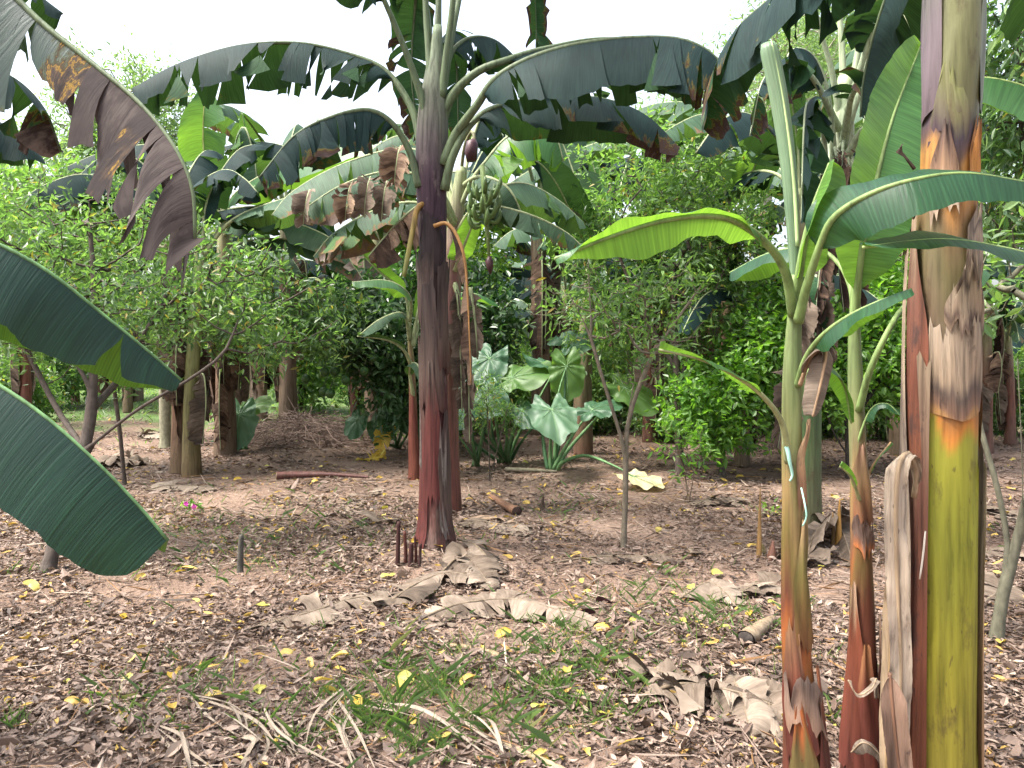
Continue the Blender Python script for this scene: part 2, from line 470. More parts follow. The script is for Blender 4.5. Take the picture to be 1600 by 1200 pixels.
banana_mat('leaf_near', (.006, .028, .020), (.06, .15, .02), (.10, .22, .012), BROWN, tr=.17, rough=.38, vein=110, lines=.30, spec=.3)
banana_mat('leaf_young', (.04, .12, .045), (.08, .19, .03), (.19, .38, .03), BROWN, tr=.42, rough=.4, vein=70, lines=.3)
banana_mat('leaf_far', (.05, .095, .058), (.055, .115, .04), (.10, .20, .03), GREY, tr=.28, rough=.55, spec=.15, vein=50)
banana_mat('leaf_spear', (.16, .25, .15), (.16, .25, .15), (.25, .38, .1), BROWN, tr=.25, rough=.45, vein=50)
banana_mat('leaf_dead', (.1, .07, .05), (.1, .07, .05), (.1, .06, .03), ([(0, (1, 1, 1)), (1, (1, 1, 1))], [(.30, (.05, .04, .032)), (.5, (.10, .076, .058)), (.66, (.155, .122, .095)), (.85, (.215, .172, .135)), (1., (.29, .24, .19))]), tr=.12, rough=.8, bump=.5, vein=90, spec=.15, lines=.1)
banana_mat('leaf_dead_brown', (.1, .07, .05), (.1, .07, .05), (.1, .06, .03), ([(0, (1, 1, 1)), (1, (1, 1, 1))], [(.30, (.03, .02, .016)), (.5, (.075, .048, .034)), (.66, (.15, .10, .07)), (.85, (.27, .19, .13))]), tr=.15, rough=.7, bump=.9, vein=60, spec=.25)
banana_mat('dry_strip', (.1, .07, .05), (.1, .07, .05), (.1, .06, .03), ([(0, (1, 1, 1)), (1, (1, 1, 1))], [(.30, (.10, .08, .06)), (.6, (.24, .195, .15)), (.85, (.29, .24, .19)), (1., (.36, .31, .25))]), tr=.1, rough=.75, bump=.6, vein=500, spec=.25)
banana_mat('leaf_yellow', (.5, .33, .03), (.5, .35, .06), (.5, .33, .03), ([(.5, (0, 0, 0)), (.6, (1, 1, 1))], [(.4, (.45, .3, .04)), (.6, (.3, .16, .03)), (.8, (.12, .06, .02))]), tr=.3, rough=.5, vein=40)

def stem_mat(name, rough=.42, spec=.45, streak=(.5, 1.35), blot=.5, zs=3.0, xs=45., bump=.35, blotcol=(.035, .022, .02)):
    m, N, Lk, out = newmat(name)
    tc = N('ShaderNodeTexCoord'); at = N('ShaderNodeAttribute', attribute_name='tint')
    mp = N('ShaderNodeMapping'); mp.inputs['Scale'].default_value = (xs, xs, zs); Lk(tc.outputs['Object'], mp.inputs[0])
    s = N('ShaderNodeTexNoise', i_Scale=1., i_Detail=4., i_Roughness=.6); Lk(mp.outputs[0], s.inputs['Vector'])
    rv = ramp(N, [(.28, (streak[0],)*3), (.5, (1, 1, 1)), (.75, (streak[1],)*3)]); Lk(s.outputs[0], rv.inputs[0])
    c = mixc(N, Lk, 1., at.outputs['Color'], rv.outputs[0], 'MULTIPLY')
    mp2 = N('ShaderNodeMapping'); mp2.inputs['Scale'].default_value = (14, 14, 5.); Lk(tc.outputs['Object'], mp2.inputs[0])
    b = N('ShaderNodeTexNoise', i_Scale=1., i_Detail=6., i_Roughness=.7); Lk(mp2.outputs[0], b.inputs['Vector'])
    br = ramp(N, [(.56, (0, 0, 0)), (.68, (blot,)*3)]); Lk(b.outputs[0], br.inputs[0])
    c = mixc(N, Lk, br.outputs[0], c, blotcol)
    mp3 = N('ShaderNodeMapping'); mp3.inputs['Scale'].default_value = (60, 60, 22.); Lk(tc.outputs['Object'], mp3.inputs[0])
    b3 = N('ShaderNodeTexNoise', i_Scale=1., i_Detail=2.); Lk(mp3.outputs[0], b3.inputs['Vector'])
    b3r = ramp(N, [(.68, (0, 0, 0)), (.74, (blot*.9,)*3)]); Lk(b3.outputs[0], b3r.inputs[0])
    c = mixc(N, Lk, b3r.outputs[0], c, blotcol)
    bs = N('ShaderNodeBsdfPrincipled', i_Roughness=rough); bs.inputs['Specular IOR Level'].default_value = spec
    Lk(c, bs.inputs['Base Color'])
    bp = N('ShaderNodeBump', i_Strength=bump, i_Distance=.006); Lk(s.outputs[0], bp.inputs['Height']); Lk(bp.outputs[0], bs.inputs['Normal'])
    Lk(bs.outputs[0], out.inputs[0])
    return m
stem_mat('stem', blot=.22, rough=.55, spec=.2)
stem_mat('trunk_skin', rough=.5, spec=.25, blot=.65, blotcol=(.06, .036, .02))
stem_mat('trunk_red', rough=.65, spec=.13, blot=.4, streak=(.4, 1.45), blotcol=(.17, .14, .125), bump=.6)
stem_mat('sheath', rough=.72, spec=.25, streak=(.42, 1.35), blot=.75, bump=.9, xs=60, zs=2.5)
stem_mat('bark', rough=.85, spec=.2, streak=(.6, 1.4), blot=.3, zs=18, xs=30, bump=.6, blotcol=(.16, .15, .13))

def foliage_mat(name, stops, trans, tr=.32, rough=.42, back=.25):
    m, N, Lk, out = newmat(name)
    at = N('ShaderNodeAttribute', attribute_name='amt')
    r = ramp(N, stops); Lk(at.outputs['Fac'], r.inputs[0])
    bs = N('ShaderNodeBsdfPrincipled', i_Roughness=rough); bs.inputs['Specular IOR Level'].default_value = .45
    geo = N('ShaderNodeNewGeometry')
    c = mixc(N, Lk, geo.outputs['Backfacing'], r.outputs[0], mixc(N, Lk, back, r.outputs[0], (.16, .22, .11)))
    Lk(c, bs.inputs['Base Color'])
    tl = N('ShaderNodeBsdfTranslucent')
    Lk(mixc(N, Lk, 1., mixc(N, Lk, .35, r.outputs[0], trans), (2.2, 2.2, 1.6), 'MULTIPLY'), tl.inputs[0])
    mx = N('ShaderNodeMixShader'); mx.inputs[0].default_value = tr; Lk(bs.outputs[0], mx.inputs[1]); Lk(tl.outputs[0], mx.inputs[2])
    Lk(mx.outputs[0], out.inputs[0])
    return m
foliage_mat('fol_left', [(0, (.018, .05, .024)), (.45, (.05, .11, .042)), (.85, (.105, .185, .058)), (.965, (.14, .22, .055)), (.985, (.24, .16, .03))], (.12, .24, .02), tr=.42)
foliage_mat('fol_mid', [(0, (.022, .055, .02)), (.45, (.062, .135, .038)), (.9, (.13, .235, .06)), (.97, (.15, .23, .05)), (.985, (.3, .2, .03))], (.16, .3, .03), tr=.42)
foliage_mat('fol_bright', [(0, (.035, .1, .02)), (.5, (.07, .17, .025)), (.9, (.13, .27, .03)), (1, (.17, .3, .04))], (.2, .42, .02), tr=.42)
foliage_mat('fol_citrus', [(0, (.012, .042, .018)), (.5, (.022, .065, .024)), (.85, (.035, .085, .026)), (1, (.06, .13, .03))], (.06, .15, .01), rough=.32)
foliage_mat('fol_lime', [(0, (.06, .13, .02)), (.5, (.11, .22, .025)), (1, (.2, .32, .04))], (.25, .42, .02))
foliage_mat('fol_far', [(0, (.07, .125, .06)), (.5, (.11, .18, .075)), (1, (.17, .25, .1))], (.2, .33, .06), tr=.4)
foliage_mat('grass', [(0, (.05, .09, .03)), (.6, (.085, .145, .045)), (.9, (.14, .22, .05)), (1, (.3, .26, .12))], (.16, .32, .03), tr=.35)
foliage_mat('taro', [(0, (.02, .065, .033)), (.5, (.035, .092, .045)), (1, (.06, .13, .06))], (.10, .22, .03), tr=.25, rough=.5)
foliage_mat('taro_lime', [(0, (.04, .10, .025)), (.5, (.065, .14, .03)), (1, (.10, .18, .04))], (.18, .32, .02), tr=.35, rough=.5)
foliage_mat('taro_pale', [(0, (.04, .10, .055)), (.5, (.068, .135, .075)), (1, (.10, .18, .095))], (.12, .25, .05), tr=.25, rough=.5)
foliage_mat('litter', [(0, (.036, .024, .018)), (.18, (.078, .052, .039)), (.40, (.125, .084, .064)), (.62, (.175, .123, .095)), (.80, (.235, .175, .138)), (.90, (.33, .265, .21)), (.94, (.18, .09, .035)), (.965, (.40, .28, .05)), (1., (.30, .17, .05))], (.1, .05, .03), tr=.06, rough=.65, back=0)
foliage_mat('yellow_leaf', [(0, (.28, .18, .035)), (.4, (.40, .27, .04)), (.7, (.42, .32, .09)), (1, (.30, .30, .06))], (.4, .3, .03), tr=.15, rough=.5, back=0)

def simple(name, c, rough=.5, noise=.3, scale=20., spec=.4):
    m, N, Lk, out = newmat(name)
    tc = N('ShaderNodeTexCoord'); n = N('ShaderNodeTexNoise', i_Scale=scale, i_Detail=4.); Lk(tc.outputs['Object'], n.inputs['Vector'])
    v = ramp(N, [(.3, (1-noise,)*3), (.7, (1+noise,)*3)]); Lk(n.outputs[0], v.inputs[0])
    bs = N('ShaderNodeBsdfPrincipled', i_Roughness=rough); bs.inputs['Specular IOR Level'].default_value = spec
    Lk(mixc(N, Lk, 1., c, v.outputs[0], 'MULTIPLY'), bs.inputs['Base Color'])
    Lk(bs.outputs[0], out.inputs[0]); return m
simple('fruit', (.035, .085, .02), .4, .25, 60)
simple('fruit_banana', (.075, .13, .035), .4, .2, 30)
simple('bract', (.045, .014, .018), .5, .4, 30)
simple('petal', (.5, .03, .32), .5, .1)
simple('twine', (.30, .55, .45), .5, .2)
simple('sap', (.55, .5, .42), .6, .2)
simple('roof_sheet', (.6, .62, .62), .5, .1, 3)
simple('stick', (.22, .15, .11), .8, .4, 30)
simple('stick_red', (.15, .055, .04), .7, .4, 30)

def ground_mat():
    m, N, Lk, out = newmat('ground')
    tc = N('ShaderNodeTexCoord')
    n1 = N('ShaderNodeTexNoise', i_Scale=.9, i_Detail=8., i_Roughness=.62); Lk(tc.outputs['Object'], n1.inputs['Vector'])
    n2 = N('ShaderNodeTexNoise', i_Scale=22., i_Detail=8., i_Roughness=.7); Lk(tc.outputs['Object'], n2.inputs['Vector'])
    n3 = N('ShaderNodeTexVoronoi', i_Scale=30.); Lk(tc.outputs['Object'], n3.inputs['Vector'])
    c1 = ramp(N, [(.3, (.12, .08, .06)), (.5, (.19, .13, .098)), (.7, (.265, .19, .145))]); Lk(n1.outputs[0], c1.inputs[0])
    c2 = ramp(N, [(.3, (.55, .52, .5)), (.55, (1, 1, 1)), (.75, (1.35, 1.3, 1.25))]); Lk(n2.outputs[0], c2.inputs[0])
    c = mixc(N, Lk, 1., c1.outputs[0], c2.outputs[0], 'MULTIPLY')
    # ground cover of short green further off, in patches
    sp = N('ShaderNodeSeparateXYZ'); Lk(tc.outputs['Object'], sp.inputs[0])
    fr = N('ShaderNodeMapRange', i_From_Min=9.5, i_From_Max=19., i_To_Min=-.25, i_To_Max=.36); Lk(sp.outputs[1], fr.inputs[0])
    ad = N('ShaderNodeMath', operation='ADD'); Lk(fr.outputs[0], ad.inputs[0]); Lk(n1.outputs[0], ad.inputs[1])
    gr = ramp(N, [(.5, (0, 0, 0)), (.68, (1, 1, 1))]); Lk(ad.outputs[0], gr.inputs[0])
    gc = ramp(N, [(.3, (.05, .085, .03)), (.7, (.11, .165, .05))]); Lk(n2.outputs[0], gc.inputs[0])
    c = mixc(N, Lk, gr.outputs[0], c, gc.outputs[0])
    bs = N('ShaderNodeBsdfPrincipled', i_Roughness=.9); bs.inputs['Specular IOR Level'].default_value = .2
    Lk(c, bs.inputs['Base Color'])
    h = N('ShaderNodeMath', operation='MULTIPLY_ADD'); Lk(n3.outputs['Distance'], h.inputs[0]); h.inputs[1].default_value = .4; Lk(n2.outputs[0], h.inputs[2])
    bp = N('ShaderNodeBump', i_Strength=.9, i_Distance=.03); Lk(h.outputs[0], bp.inputs['Height']); Lk(bp.outputs[0], bs.inputs['Normal'])
    Lk(bs.outputs[0], out.inputs[0])
ground_mat()
foliage_mat('pale_ear', [(0, (.3, .26, .1)), (.5, (.5, .46, .26)), (.8, (.55, .5, .33)), (1, (.45, .33, .12))], (.4, .35, .12), tr=.2, rough=.5, back=0)
# ------------------------------------------------------------------ ground
MOUNDS += [(-.55, 5.5, .06, .3), (1.3, 2.3, .05, .35), (-3.8, 9., .07, .5), (.6, 9., .05, .6), (2.37, 6.1, .06, .35), (-4.2, 12.2, .06, .8)]
def build_ground():
    ys = np.concatenate([np.linspace(-60, -2, 14, endpoint=False), np.linspace(-2, 16, 150, endpoint=False), np.linspace(16, 50, 60, endpoint=False), np.geomspace(50, 900, 24)])
    xs = np.concatenate([-np.geomspace(500, 12, 30, endpoint=False), np.linspace(-12, 12, 170), np.geomspace(12, 500, 31)[1:]])
    X, Y = np.meshgrid(xs, ys); Z = gh(X, Y)
    Z = Z+.012*np.sin(X*9+np.sin(Y*7)*2)*np.sin(Y*8)*(np.abs(Y-6) < 12)
    v = np.stack([X, Y, Z-.004], -1).reshape(-1, 3); nx = len(xs)
    f = [(i*nx+j, i*nx+j+1, (i+1)*nx+j+1, (i+1)*nx+j) for i in range(len(ys)-1) for j in range(nx-1)]
    mb = MB(); mb.add(v, f)
    o = mb.build('ground', MAT['ground']); o['kind'] = 'structure'
build_ground()

ROWS = 'banana plants of the plantation'
RIB = (.085, .115, .06)
# ------------------------------------------------------------------ the banana plant in the middle
def main_plant():
    b = G(681, 868); Y = b[1]
    p = thing('banana_plant', b, 'tall dark-red-trunked banana plant alone in mid clearing, torn leaves arching both ways', 'banana plant', ROWS)
    sp = [b-A([0, 0, .05]), P(680, 800, Y), P(679, 640, Y), P(676, 480, Y), P(676, 380, Y), P(674, 280, Y), P(676, 200, Y), P(680, 120, Y), P(684, 40, Y)]
    rad = [.155, .112, .100, .096, .094, .094, .095, .094, .092, .092, .092, .096, .102, .110, .116, .116, .105, .08, .05, .03]
    sp_cols = [(0, (.13, .095, .08)), (.05, (.12, .06, .05)), (.10, (.075, .025, .022)), (.22, (.064, .021, .021)), (.34, (.055, .022, .023)), (.44, (.045, .025, .026)), (.50, (.05, .032, .028)), (.555, (.04, .028, .028)),
               (.60, (.036, .022, .028)), (.68, (.045, .027, .037)), (.76, (.075, .062, .062)), (.84, (.095, .10, .075)), (1, (.14, .18, .115))]
    stem(sp, rad, sp_cols, MAT['trunk_red'], p, b, seed=4, jit=.05)
    tan = [(0, (.055, .022, .018)), (.3, (.085, .056, .045)), (.6, (.06, .041, .034)), (1, (.045, .033, .03))]
    red = [(0, (.08, .020, .017)), (.6, (.085, .024, .02)), (.85, (.075, .045, .036)), (1, (.10, .075, .063))]
    gry = [(0, (.15, .125, .108)), (.5, (.14, .115, .10)), (1, (.08, .042, .036))]
    for t0, t1, h0, h1, c, top, fl, dr in [(.02, .27, 8, 95, tan, 'point', .006, .012), (.02, .33, -95, -22, red, 'point', .004, .010), (.09, .36, -40, 30, red, 'point', .008, .014), (.27, .50, -70, 48, tan, 'vee', .010, .013),
                                       (.34, .545, 22, 110, tan, 'ragged', .012, .016), (.44, .555, -105, 10, [(0, (.05, .028, .024)), (.7, (.064, .044, .037)), (1, (.026, .02, .018))], 'ragged', .014, .012), (.53, .63, -80, 70, [(0, (.03, .02, .02)), (1, (.02, .014, .016))], 'vee', .004, .006),
                                       (.13, .24, 22, 52, gry, 'ragged', .0, .016), (.03, .10, 20, 46, gry, 'ragged', .0, .014), (.16, .40, -72, -58, gry, 'none', .0, .014)]:
        sheath(sp, rad, t0, t1, h0, h1, dr, c, p, b, seed=int(t0*100+h1), top=top, flare=fl)
    D = MAT['leaf_dark']
    def lf(pts, W, **k):
        return leaf(PL(pts), W, D, p, b, ribcol=RIB, rib=k.pop('rib', (.034, .006)), **k)
    lf([(655, 290, 5.43), (640, 235, 5.42), (612, 190, 5.35), (575, 170, 5.3), (520, 180, 5.2), (460, 210, 5.1), (405, 275, 5.0)], .33, pet=.27, ang=(-38, -58), grav=(1.6, 1.6), tears=30, seed=3, dead=(.06, .36, .14), rag=.14, wave=.015)
    lf([(658, 225, 5.5), (642, 165, 5.55), (600, 107, 5.6), (535, 80, 5.6), (460, 65, 5.55), (370, 70, 5.5), (280, 98, 5.4), (206, 138, 5.3)], .38, pet=.2, ang=(-45, -38), grav=(1.6, 1.2), tears=26, seed=8, dead=(.0, .14, .1), rag=.10, missing=.04)
    lf([(668, 180, 5.45), (640, 95, 5.4), (603, 5, 5.3), (566, -70, 5.2), (505, -118, 5.1), (420, -110, 5.0), (350, -60, 4.9)], .34, pet=.36, ang=(-40, -45), grav=(1.3, 1.3), tears=8, seed=5)
    lf([(680, 160, 5.5), (684, 60, 5.55), (690, -80, 5.7), (720, -260, 6.0), (800, -380, 6.4)], .3, pet=.5, ang=(10, 10), grav=(.6, .6), tears=6, seed=6, S0=(1, 0, 0))
    lf([(690, 150, 5.45), (703, 40, 5.4), (722, -80, 5.3), (790, -230, 5.0), (900, -300, 4.7)], .3, pet=.52, ang=(10, 10), grav=(.6, .6), tears=6, seed=7)
    lf([(674, 150, 5.45), (667, 40, 5.5), (650, -110, 5.5), (560, -270, 5.6), (430, -320, 5.7)], .3, pet=.5, ang=(10, 10), grav=(.6, .6), tears=6, seed=9)
    lf([(676, 150, 5.6), (668, 20, 5.95), (655, -40, 6.2), (647, 30, 6.4), (643, 120, 6.5), (655, 215, 6.55)], .23, pet=.42, ang=(-20, -25), grav=(.6, .6), tears=26, seed=11, S0=(1, 0, 0), dead=(.05, .3, .35), rag=.15)
    lf([(690, 150, 5.6), (702, 60, 5.9), (710, 50, 6.1), (714, 110, 6.3), (716, 205, 6.35)], .15, pet=.3, ang=(-10, -20), grav=(.6, .6), tears=12, seed=12, S0=(1, 0, 0), dead=(0, .2, .2))
    lf([(690, 140, 5.5), (705, 82, 5.6), (735, 57, 5.7), (775, 62, 5.8), (815, 98, 5.9)], .25, pet=.3, ang=(-45, -45), grav=(1.2, 1.2), tears=8, seed=13)
    lf([(688, 195, 5.5), (706, 148, 5.45), (745, 110, 5.4), (790, 92, 5.4), (850, 74, 5.6), (950, 58, 5.9), (1060, 75, 6.1), (1110, 130, 6.2)], .3, pet=.24, ang=(-50, -40), grav=(1.2, 1.2), tears=14, seed=14, rib=(.04, .006))
    lf([(692, 255, 5.43), (712, 207, 5.4), (745, 162, 5.3), (775, 120, 5.2), (830, 88, 5.15), (900, 67, 5.05), (990, 56, 4.95), (1070, 60, 4.85), (1125, 95, 4.8), (1142, 170, 4.8)], .42, pet=.2, ang=(-42, -50), grav=(1.5, 1.3), tears=18, seed=21, spread=.6, dead=(.0, .12, .48), rag=.08, rib=(.040, .008), wave=.018)
    lf([(694, 295, 5.43), (707, 243, 5.4), (735, 193, 5.4), (775, 165, 5.45), (850, 152, 5.5), (940, 152, 5.5), (1010, 180, 5.5), (1062, 230, 5.5)], .36, pet=.24, ang=(-40, -28), grav=(1.0, .8), tears=7, seed=16, dead=(.02, .22, .35), rib=(.036, .006))
    lf([(690, 150, 5.5), (712, 20, 5.6), (745, -110, 5.9), (795, -150, 6.2), (825, -80, 6.4), (836, 0, 6.45), (838, 85, 6.45)], .25, pet=.5, ang=(-45, -45), grav=(1, 1), tears=18, seed=18, dead=(.05, .3, .35), rag=.25, S0=(1, .3, 0))
    # old petioles hanging from the stem
    mb = MB(); m, _ = spline(PL([(664, 318, 5.42), (652, 326, 5.40), (645, 360, 5.37), (631, 432, 5.35)]), 14)
    v, f = tube(m, np.linspace(.022, .016, 14), 8); mb.add(v, f, c=np.repeat(np.linspace([.2, .11, .03], [.17, .19, .06], 14), 8, axis=0)); mb.build('petiole_stub', MAT['stem'], p, b)
    leaf(PL([(678, 352, 5.38), (698, 348, 5.36), (716, 372, 5.32), (728, 420, 5.3), (734, 540, 5.3), (736, 600, 5.3)]), .06, MAT['leaf_dead_brown'], p, b, pet=.05, ang=(-60, -70), grav=(1, 1), tears=5, seed=17, dead=(.6, 0, 0), name='dry_leaf', rib=(.016, .004), ribcol=(.26, .14, .05))
main_plant()

# ------------------------------------------------------------------ the big stem close on the right
def right_big():
    Yb = 2.3
    b = A([(1468-800)/F*Yb, Yb, 0.]); b[2] = float(gh(b[0], b[1]))
    p = thing('banana_plant', b, 'thick yellow-green banana trunk closest to the viewer, wrapped in dry tan and orange sheaths', 'banana plant', ROWS)
    sp = [b-A([0, 0, .05]), P(1469, 1200, Yb), P(1470, 1000, Yb), P(1472, 800, Yb), P(1474, 600, Yb), P(1478, 400, Yb), P(1482, 250, Yb), P(1488, 100, Yb), P(1490, 0, Yb), P(1494, -120, Yb)]
    ztop = sp[-1][2]; zz = lambda y: (EYE-(y-HY)/F*Yb-b[2])/(ztop-b[2])
    rad = [.115, .100, .097, .095, .093, .092, .091, .090, .088, .086, .080, .076, .076, .078, .078, .07]
    cols = [(0, (.13, .08, .05)), (zz(1200), (.19, .155, .025)), (zz(1000), (.225, .20, .024)), (zz(800), (.20, .205, .024)), (zz(655), (.235, .23, .028)), (zz(635), (.42, .16, .03)), (zz(600), (.22, .10, .035)), (zz(560), (.11, .07, .05)),
            (zz(400), (.10, .085, .04)), (zz(340), (.13, .085, .04)), (zz(300), (.30, .14, .04)), (zz(245), (.30, .15, .04)), (zz(225), (.09, .05, .04)), (zz(200), (.05, .035, .045)), (zz(165), (.12, .11, .05)), (zz(110), (.115, .115, .05)), (zz(0), (.145, .148, .07)), (1, (.16, .175, .085))]
    cols = [(max(0, a), c) for a, c in cols]
    stem(sp, rad, cols, MAT['trunk_skin'], p, b, seed=9, n=40, m=150, lay=.03, jit=.035)
    tan = [(0, (.20, .14, .095)), (.12, (.09, .06, .048)), (.25, (.25, .185, .135)), (.55, (.27, .21, .155)), (.7, (.09, .068, .058)), (.8, (.26, .20, .145)), (1, (.19, .14, .10))]
    brn = [(0, (.14, .048, .024)), (.4, (.12, .04, .023)), (.7, (.115, .05, .034)), (1, (.2, .15, .10))]
    S = lambda y0, y1, h0, h1, c, **k: sheath(sp, rad, zz(y0), zz(y1), h0, h1, k.pop('dr', .007), c, p, b, **k)
    S(640, 492, -62, 62, [(0, (.3, .16, .06)), (.08, (.16, .09, .06)), (.25, (.09, .065, .052)), (.4, (.26, .19, .13)), (1, (.28, .22, .165))], seed=3, top='ragged', bot='vee', nt=40, na=24, label='scorched tan dry sheath with ragged lower edge')
    S(500, 395, -30, 75, tan, seed=5, top='vee', nt=30, na=20, dr=.011, flare=.004)
    S(420, 318, 5, 85, tan, seed=6, top='point', nt=30, na=16, dr=.010)
    S(700, 330, -135, -52, brn, seed=7, top='point', nt=40, na=12, dr=.015)
    S(1290, 560, -118, -48, brn, seed=8, top='none', nt=60, na=12, dr=.014)
    S(1290, 380, -160, -70, tan, seed=9, top='point', nt=60, na=12, dr=.024)
    S(1290, 690, 55, 100, [(0, (.24, .12, .05)), (.5, (.38, .24, .12)), (.8, (.40, .32, .23)), (1, (.25, .2, .16))], seed=10, top='none', nt=60, na=8, dr=.012, flare=.006, label='split tan strip peeling off along the trunk')
    S(690, 560, 66, 115, [(0, (.33, .14, .05)), (1, (.35, .27, .19))], seed=11, top='ragged', nt=20, na=8, dr=.008)
    S(330, 195, -60, -10, [(0, (.33, .25, .18)), (.4, (.2, .12, .07)), (.8, (.10, .06, .045)), (1, (.05, .035, .03))], seed=12, top='point', dr=.012, nt=24)
    S(300, 192, 10, 60, [(0, (.42, .2, .05)), (.6, (.35, .15, .04)), (1, (.12, .06, .03))], seed=13, top='point', dr=.006, nt=24)
    S(190, -60, -150, -50, [(0, (.085, .06, .068)), (.5, (.11, .088, .097)), (1, (.10, .10, .08))], seed=14, top='none', bot='vee', dr=.004, nt=40, mat=MAT['stem'])
    S(180, -60, 35, 110, [(0, (.13, .14, .09)), (.5, (.22, .25, .20)), (1, (.2, .23, .15))], seed=15, top='none', bot='vee', dr=.004, nt=40, mat=MAT['stem'])
    S(215, 120, -75, 10, [(0, (.05, .03, .04)), (.5, (.11, .10, .055)), (1, (.16, .17, .06))], seed=16, top='vee', dr=.003, nt=30, mat=MAT['stem'])
    # white sap run and dry wrap hanging on the left
    mb = MB(); m, _ = spline([P(1446, 830, Yb-.094), P(1442, 870, Yb-.094), P(1437, 905, Yb-.094)], 8); v, f = tube(m, [.002, .0028, .003, .003, .003, .0028, .0025, .002], 6); mb.add(v, f); mb.build('sap_run', MAT['sap'], p, b)
    wr = PL([(1428, 775, 2.2), (1432, 735, 2.17), (1418, 706, 2.15), (1404, 730, 2.14), (1400, 800, 2.14), (1402, 900, 2.15), (1408, 1050, 2.17), (1404, 1220, 2.19)])
    leaf(wr, .030, MAT['sheath'], p, b, col=(.33, .265, .20), pet=0, ang=(15, 5), grav=(.2, .2), tears=0, seed=31, dead=(.9, 0, -.05), name='dry_leaf', rib=(.008, .004), ribcol=(.3, .22, .14), wave=.012, S0=(1, -.35, 0), tip=.95, crumple=.008, label='crumpled tan dry leaf folded over against the trunk', n=60)
    leaf(PL([(1412, 720, 2.18), (1398, 780, 2.17), (1395, 900, 2.18), (1390, 1050, 2.2), (1384, 1230, 2.2)]), .022, MAT['sheath'], p, b, col=(.30, .22, .14), pet=0, ang=(-20, 30), grav=(.2, .2), seed=32, dead=(.8, 0, 0), name='dry_leaf', rib=(.006, .004), ribcol=(.3, .2, .1), S0=(1, -.2, 0), tip=.95, wave=.008)
    leaf(PL([(1390, 1050, 2.12), (1396, 1120, 2.1), (1410, 1250, 2.1)]), .035, MAT['sheath'], p, b, col=(.16, .10, .07), pet=0, ang=(-20, -20), grav=(.1, .1), seed=33, dead=(.75, 0, 0), name='dry_leaf', rib=(.006, .004), ribcol=(.15, .08, .05), S0=(1, -.2, 0), tip=.95, wave=.006)
    leaf(PL([(1428, 262, 2.25), (1415, 245, 2.22), (1405, 232, 2.2)]), .02, MAT['leaf_dead_brown'], p, b, pet=0, ang=(20, 20), seed=34, dead=(.4, 0, 0), name='dry_leaf', rib=(.006, .003), ribcol=(.06, .04, .03), S0=(0, 1, .3))
    # its crown, above the picture; two of its leaves reach down into view
    D = MAT['leaf_dark']; c = (1492, -60, 2.3)
    def lf(pts, W, **k): return leaf(PL(pts), W, D, p, b, ribcol=RIB, rib=k.pop('rib', (.026, .006)), **k)
    lf([c, (1470, -190, 2.5), (1400, -230, 2.9), (1300, -110, 3.35), (1215, -15, 3.6), (1150, 45, 3.75), (1112, 120, 3.85), (1098, 200, 3.9)], .36, pet=.28, ang=(-42, -52), grav=(1.5, 1.5), tears=24, seed=22, spread=.9, dead=(.0, .16, .42), rag=.14)
    lf([c, (1500, -170, 2.7), (1470, -180, 3.1), (1410, -70, 3.35), (1372, 30, 3.45), (1350, 120, 3.5), (1345, 180, 3.5)], .25, pet=.3, ang=(-35, -55), grav=(1, 1), tears=5, seed=23, S0=(.8, .6, 0), dead=(0, .1, .1), spread=.6)
    lf([c, (1530, -160, 2.5), (1600, -150, 2.9), (1640, -40, 3.3), (1650, 60, 3.5)], .28, pet=.3, ang=(-45, -45), grav=(1, 1), tears=10, seed=24, dead=(0, .2, .2))
    lf([c, (1520, -220, 2.4), (1640, -330, 2.5), (1800, -330, 2.6), (1930, -200, 2.7)], .3, pet=.3, ang=(-30, -30), tears=8, seed=25)
    lf([c, (1490, -260, 2.2), (1480, -420, 1.9), (1470, -500, 1.4), (1460, -430, 1.0)], .3, pet=.35, ang=(-20, -20), tears=8, seed=26, S0=(1, 0, 0))
right_big()

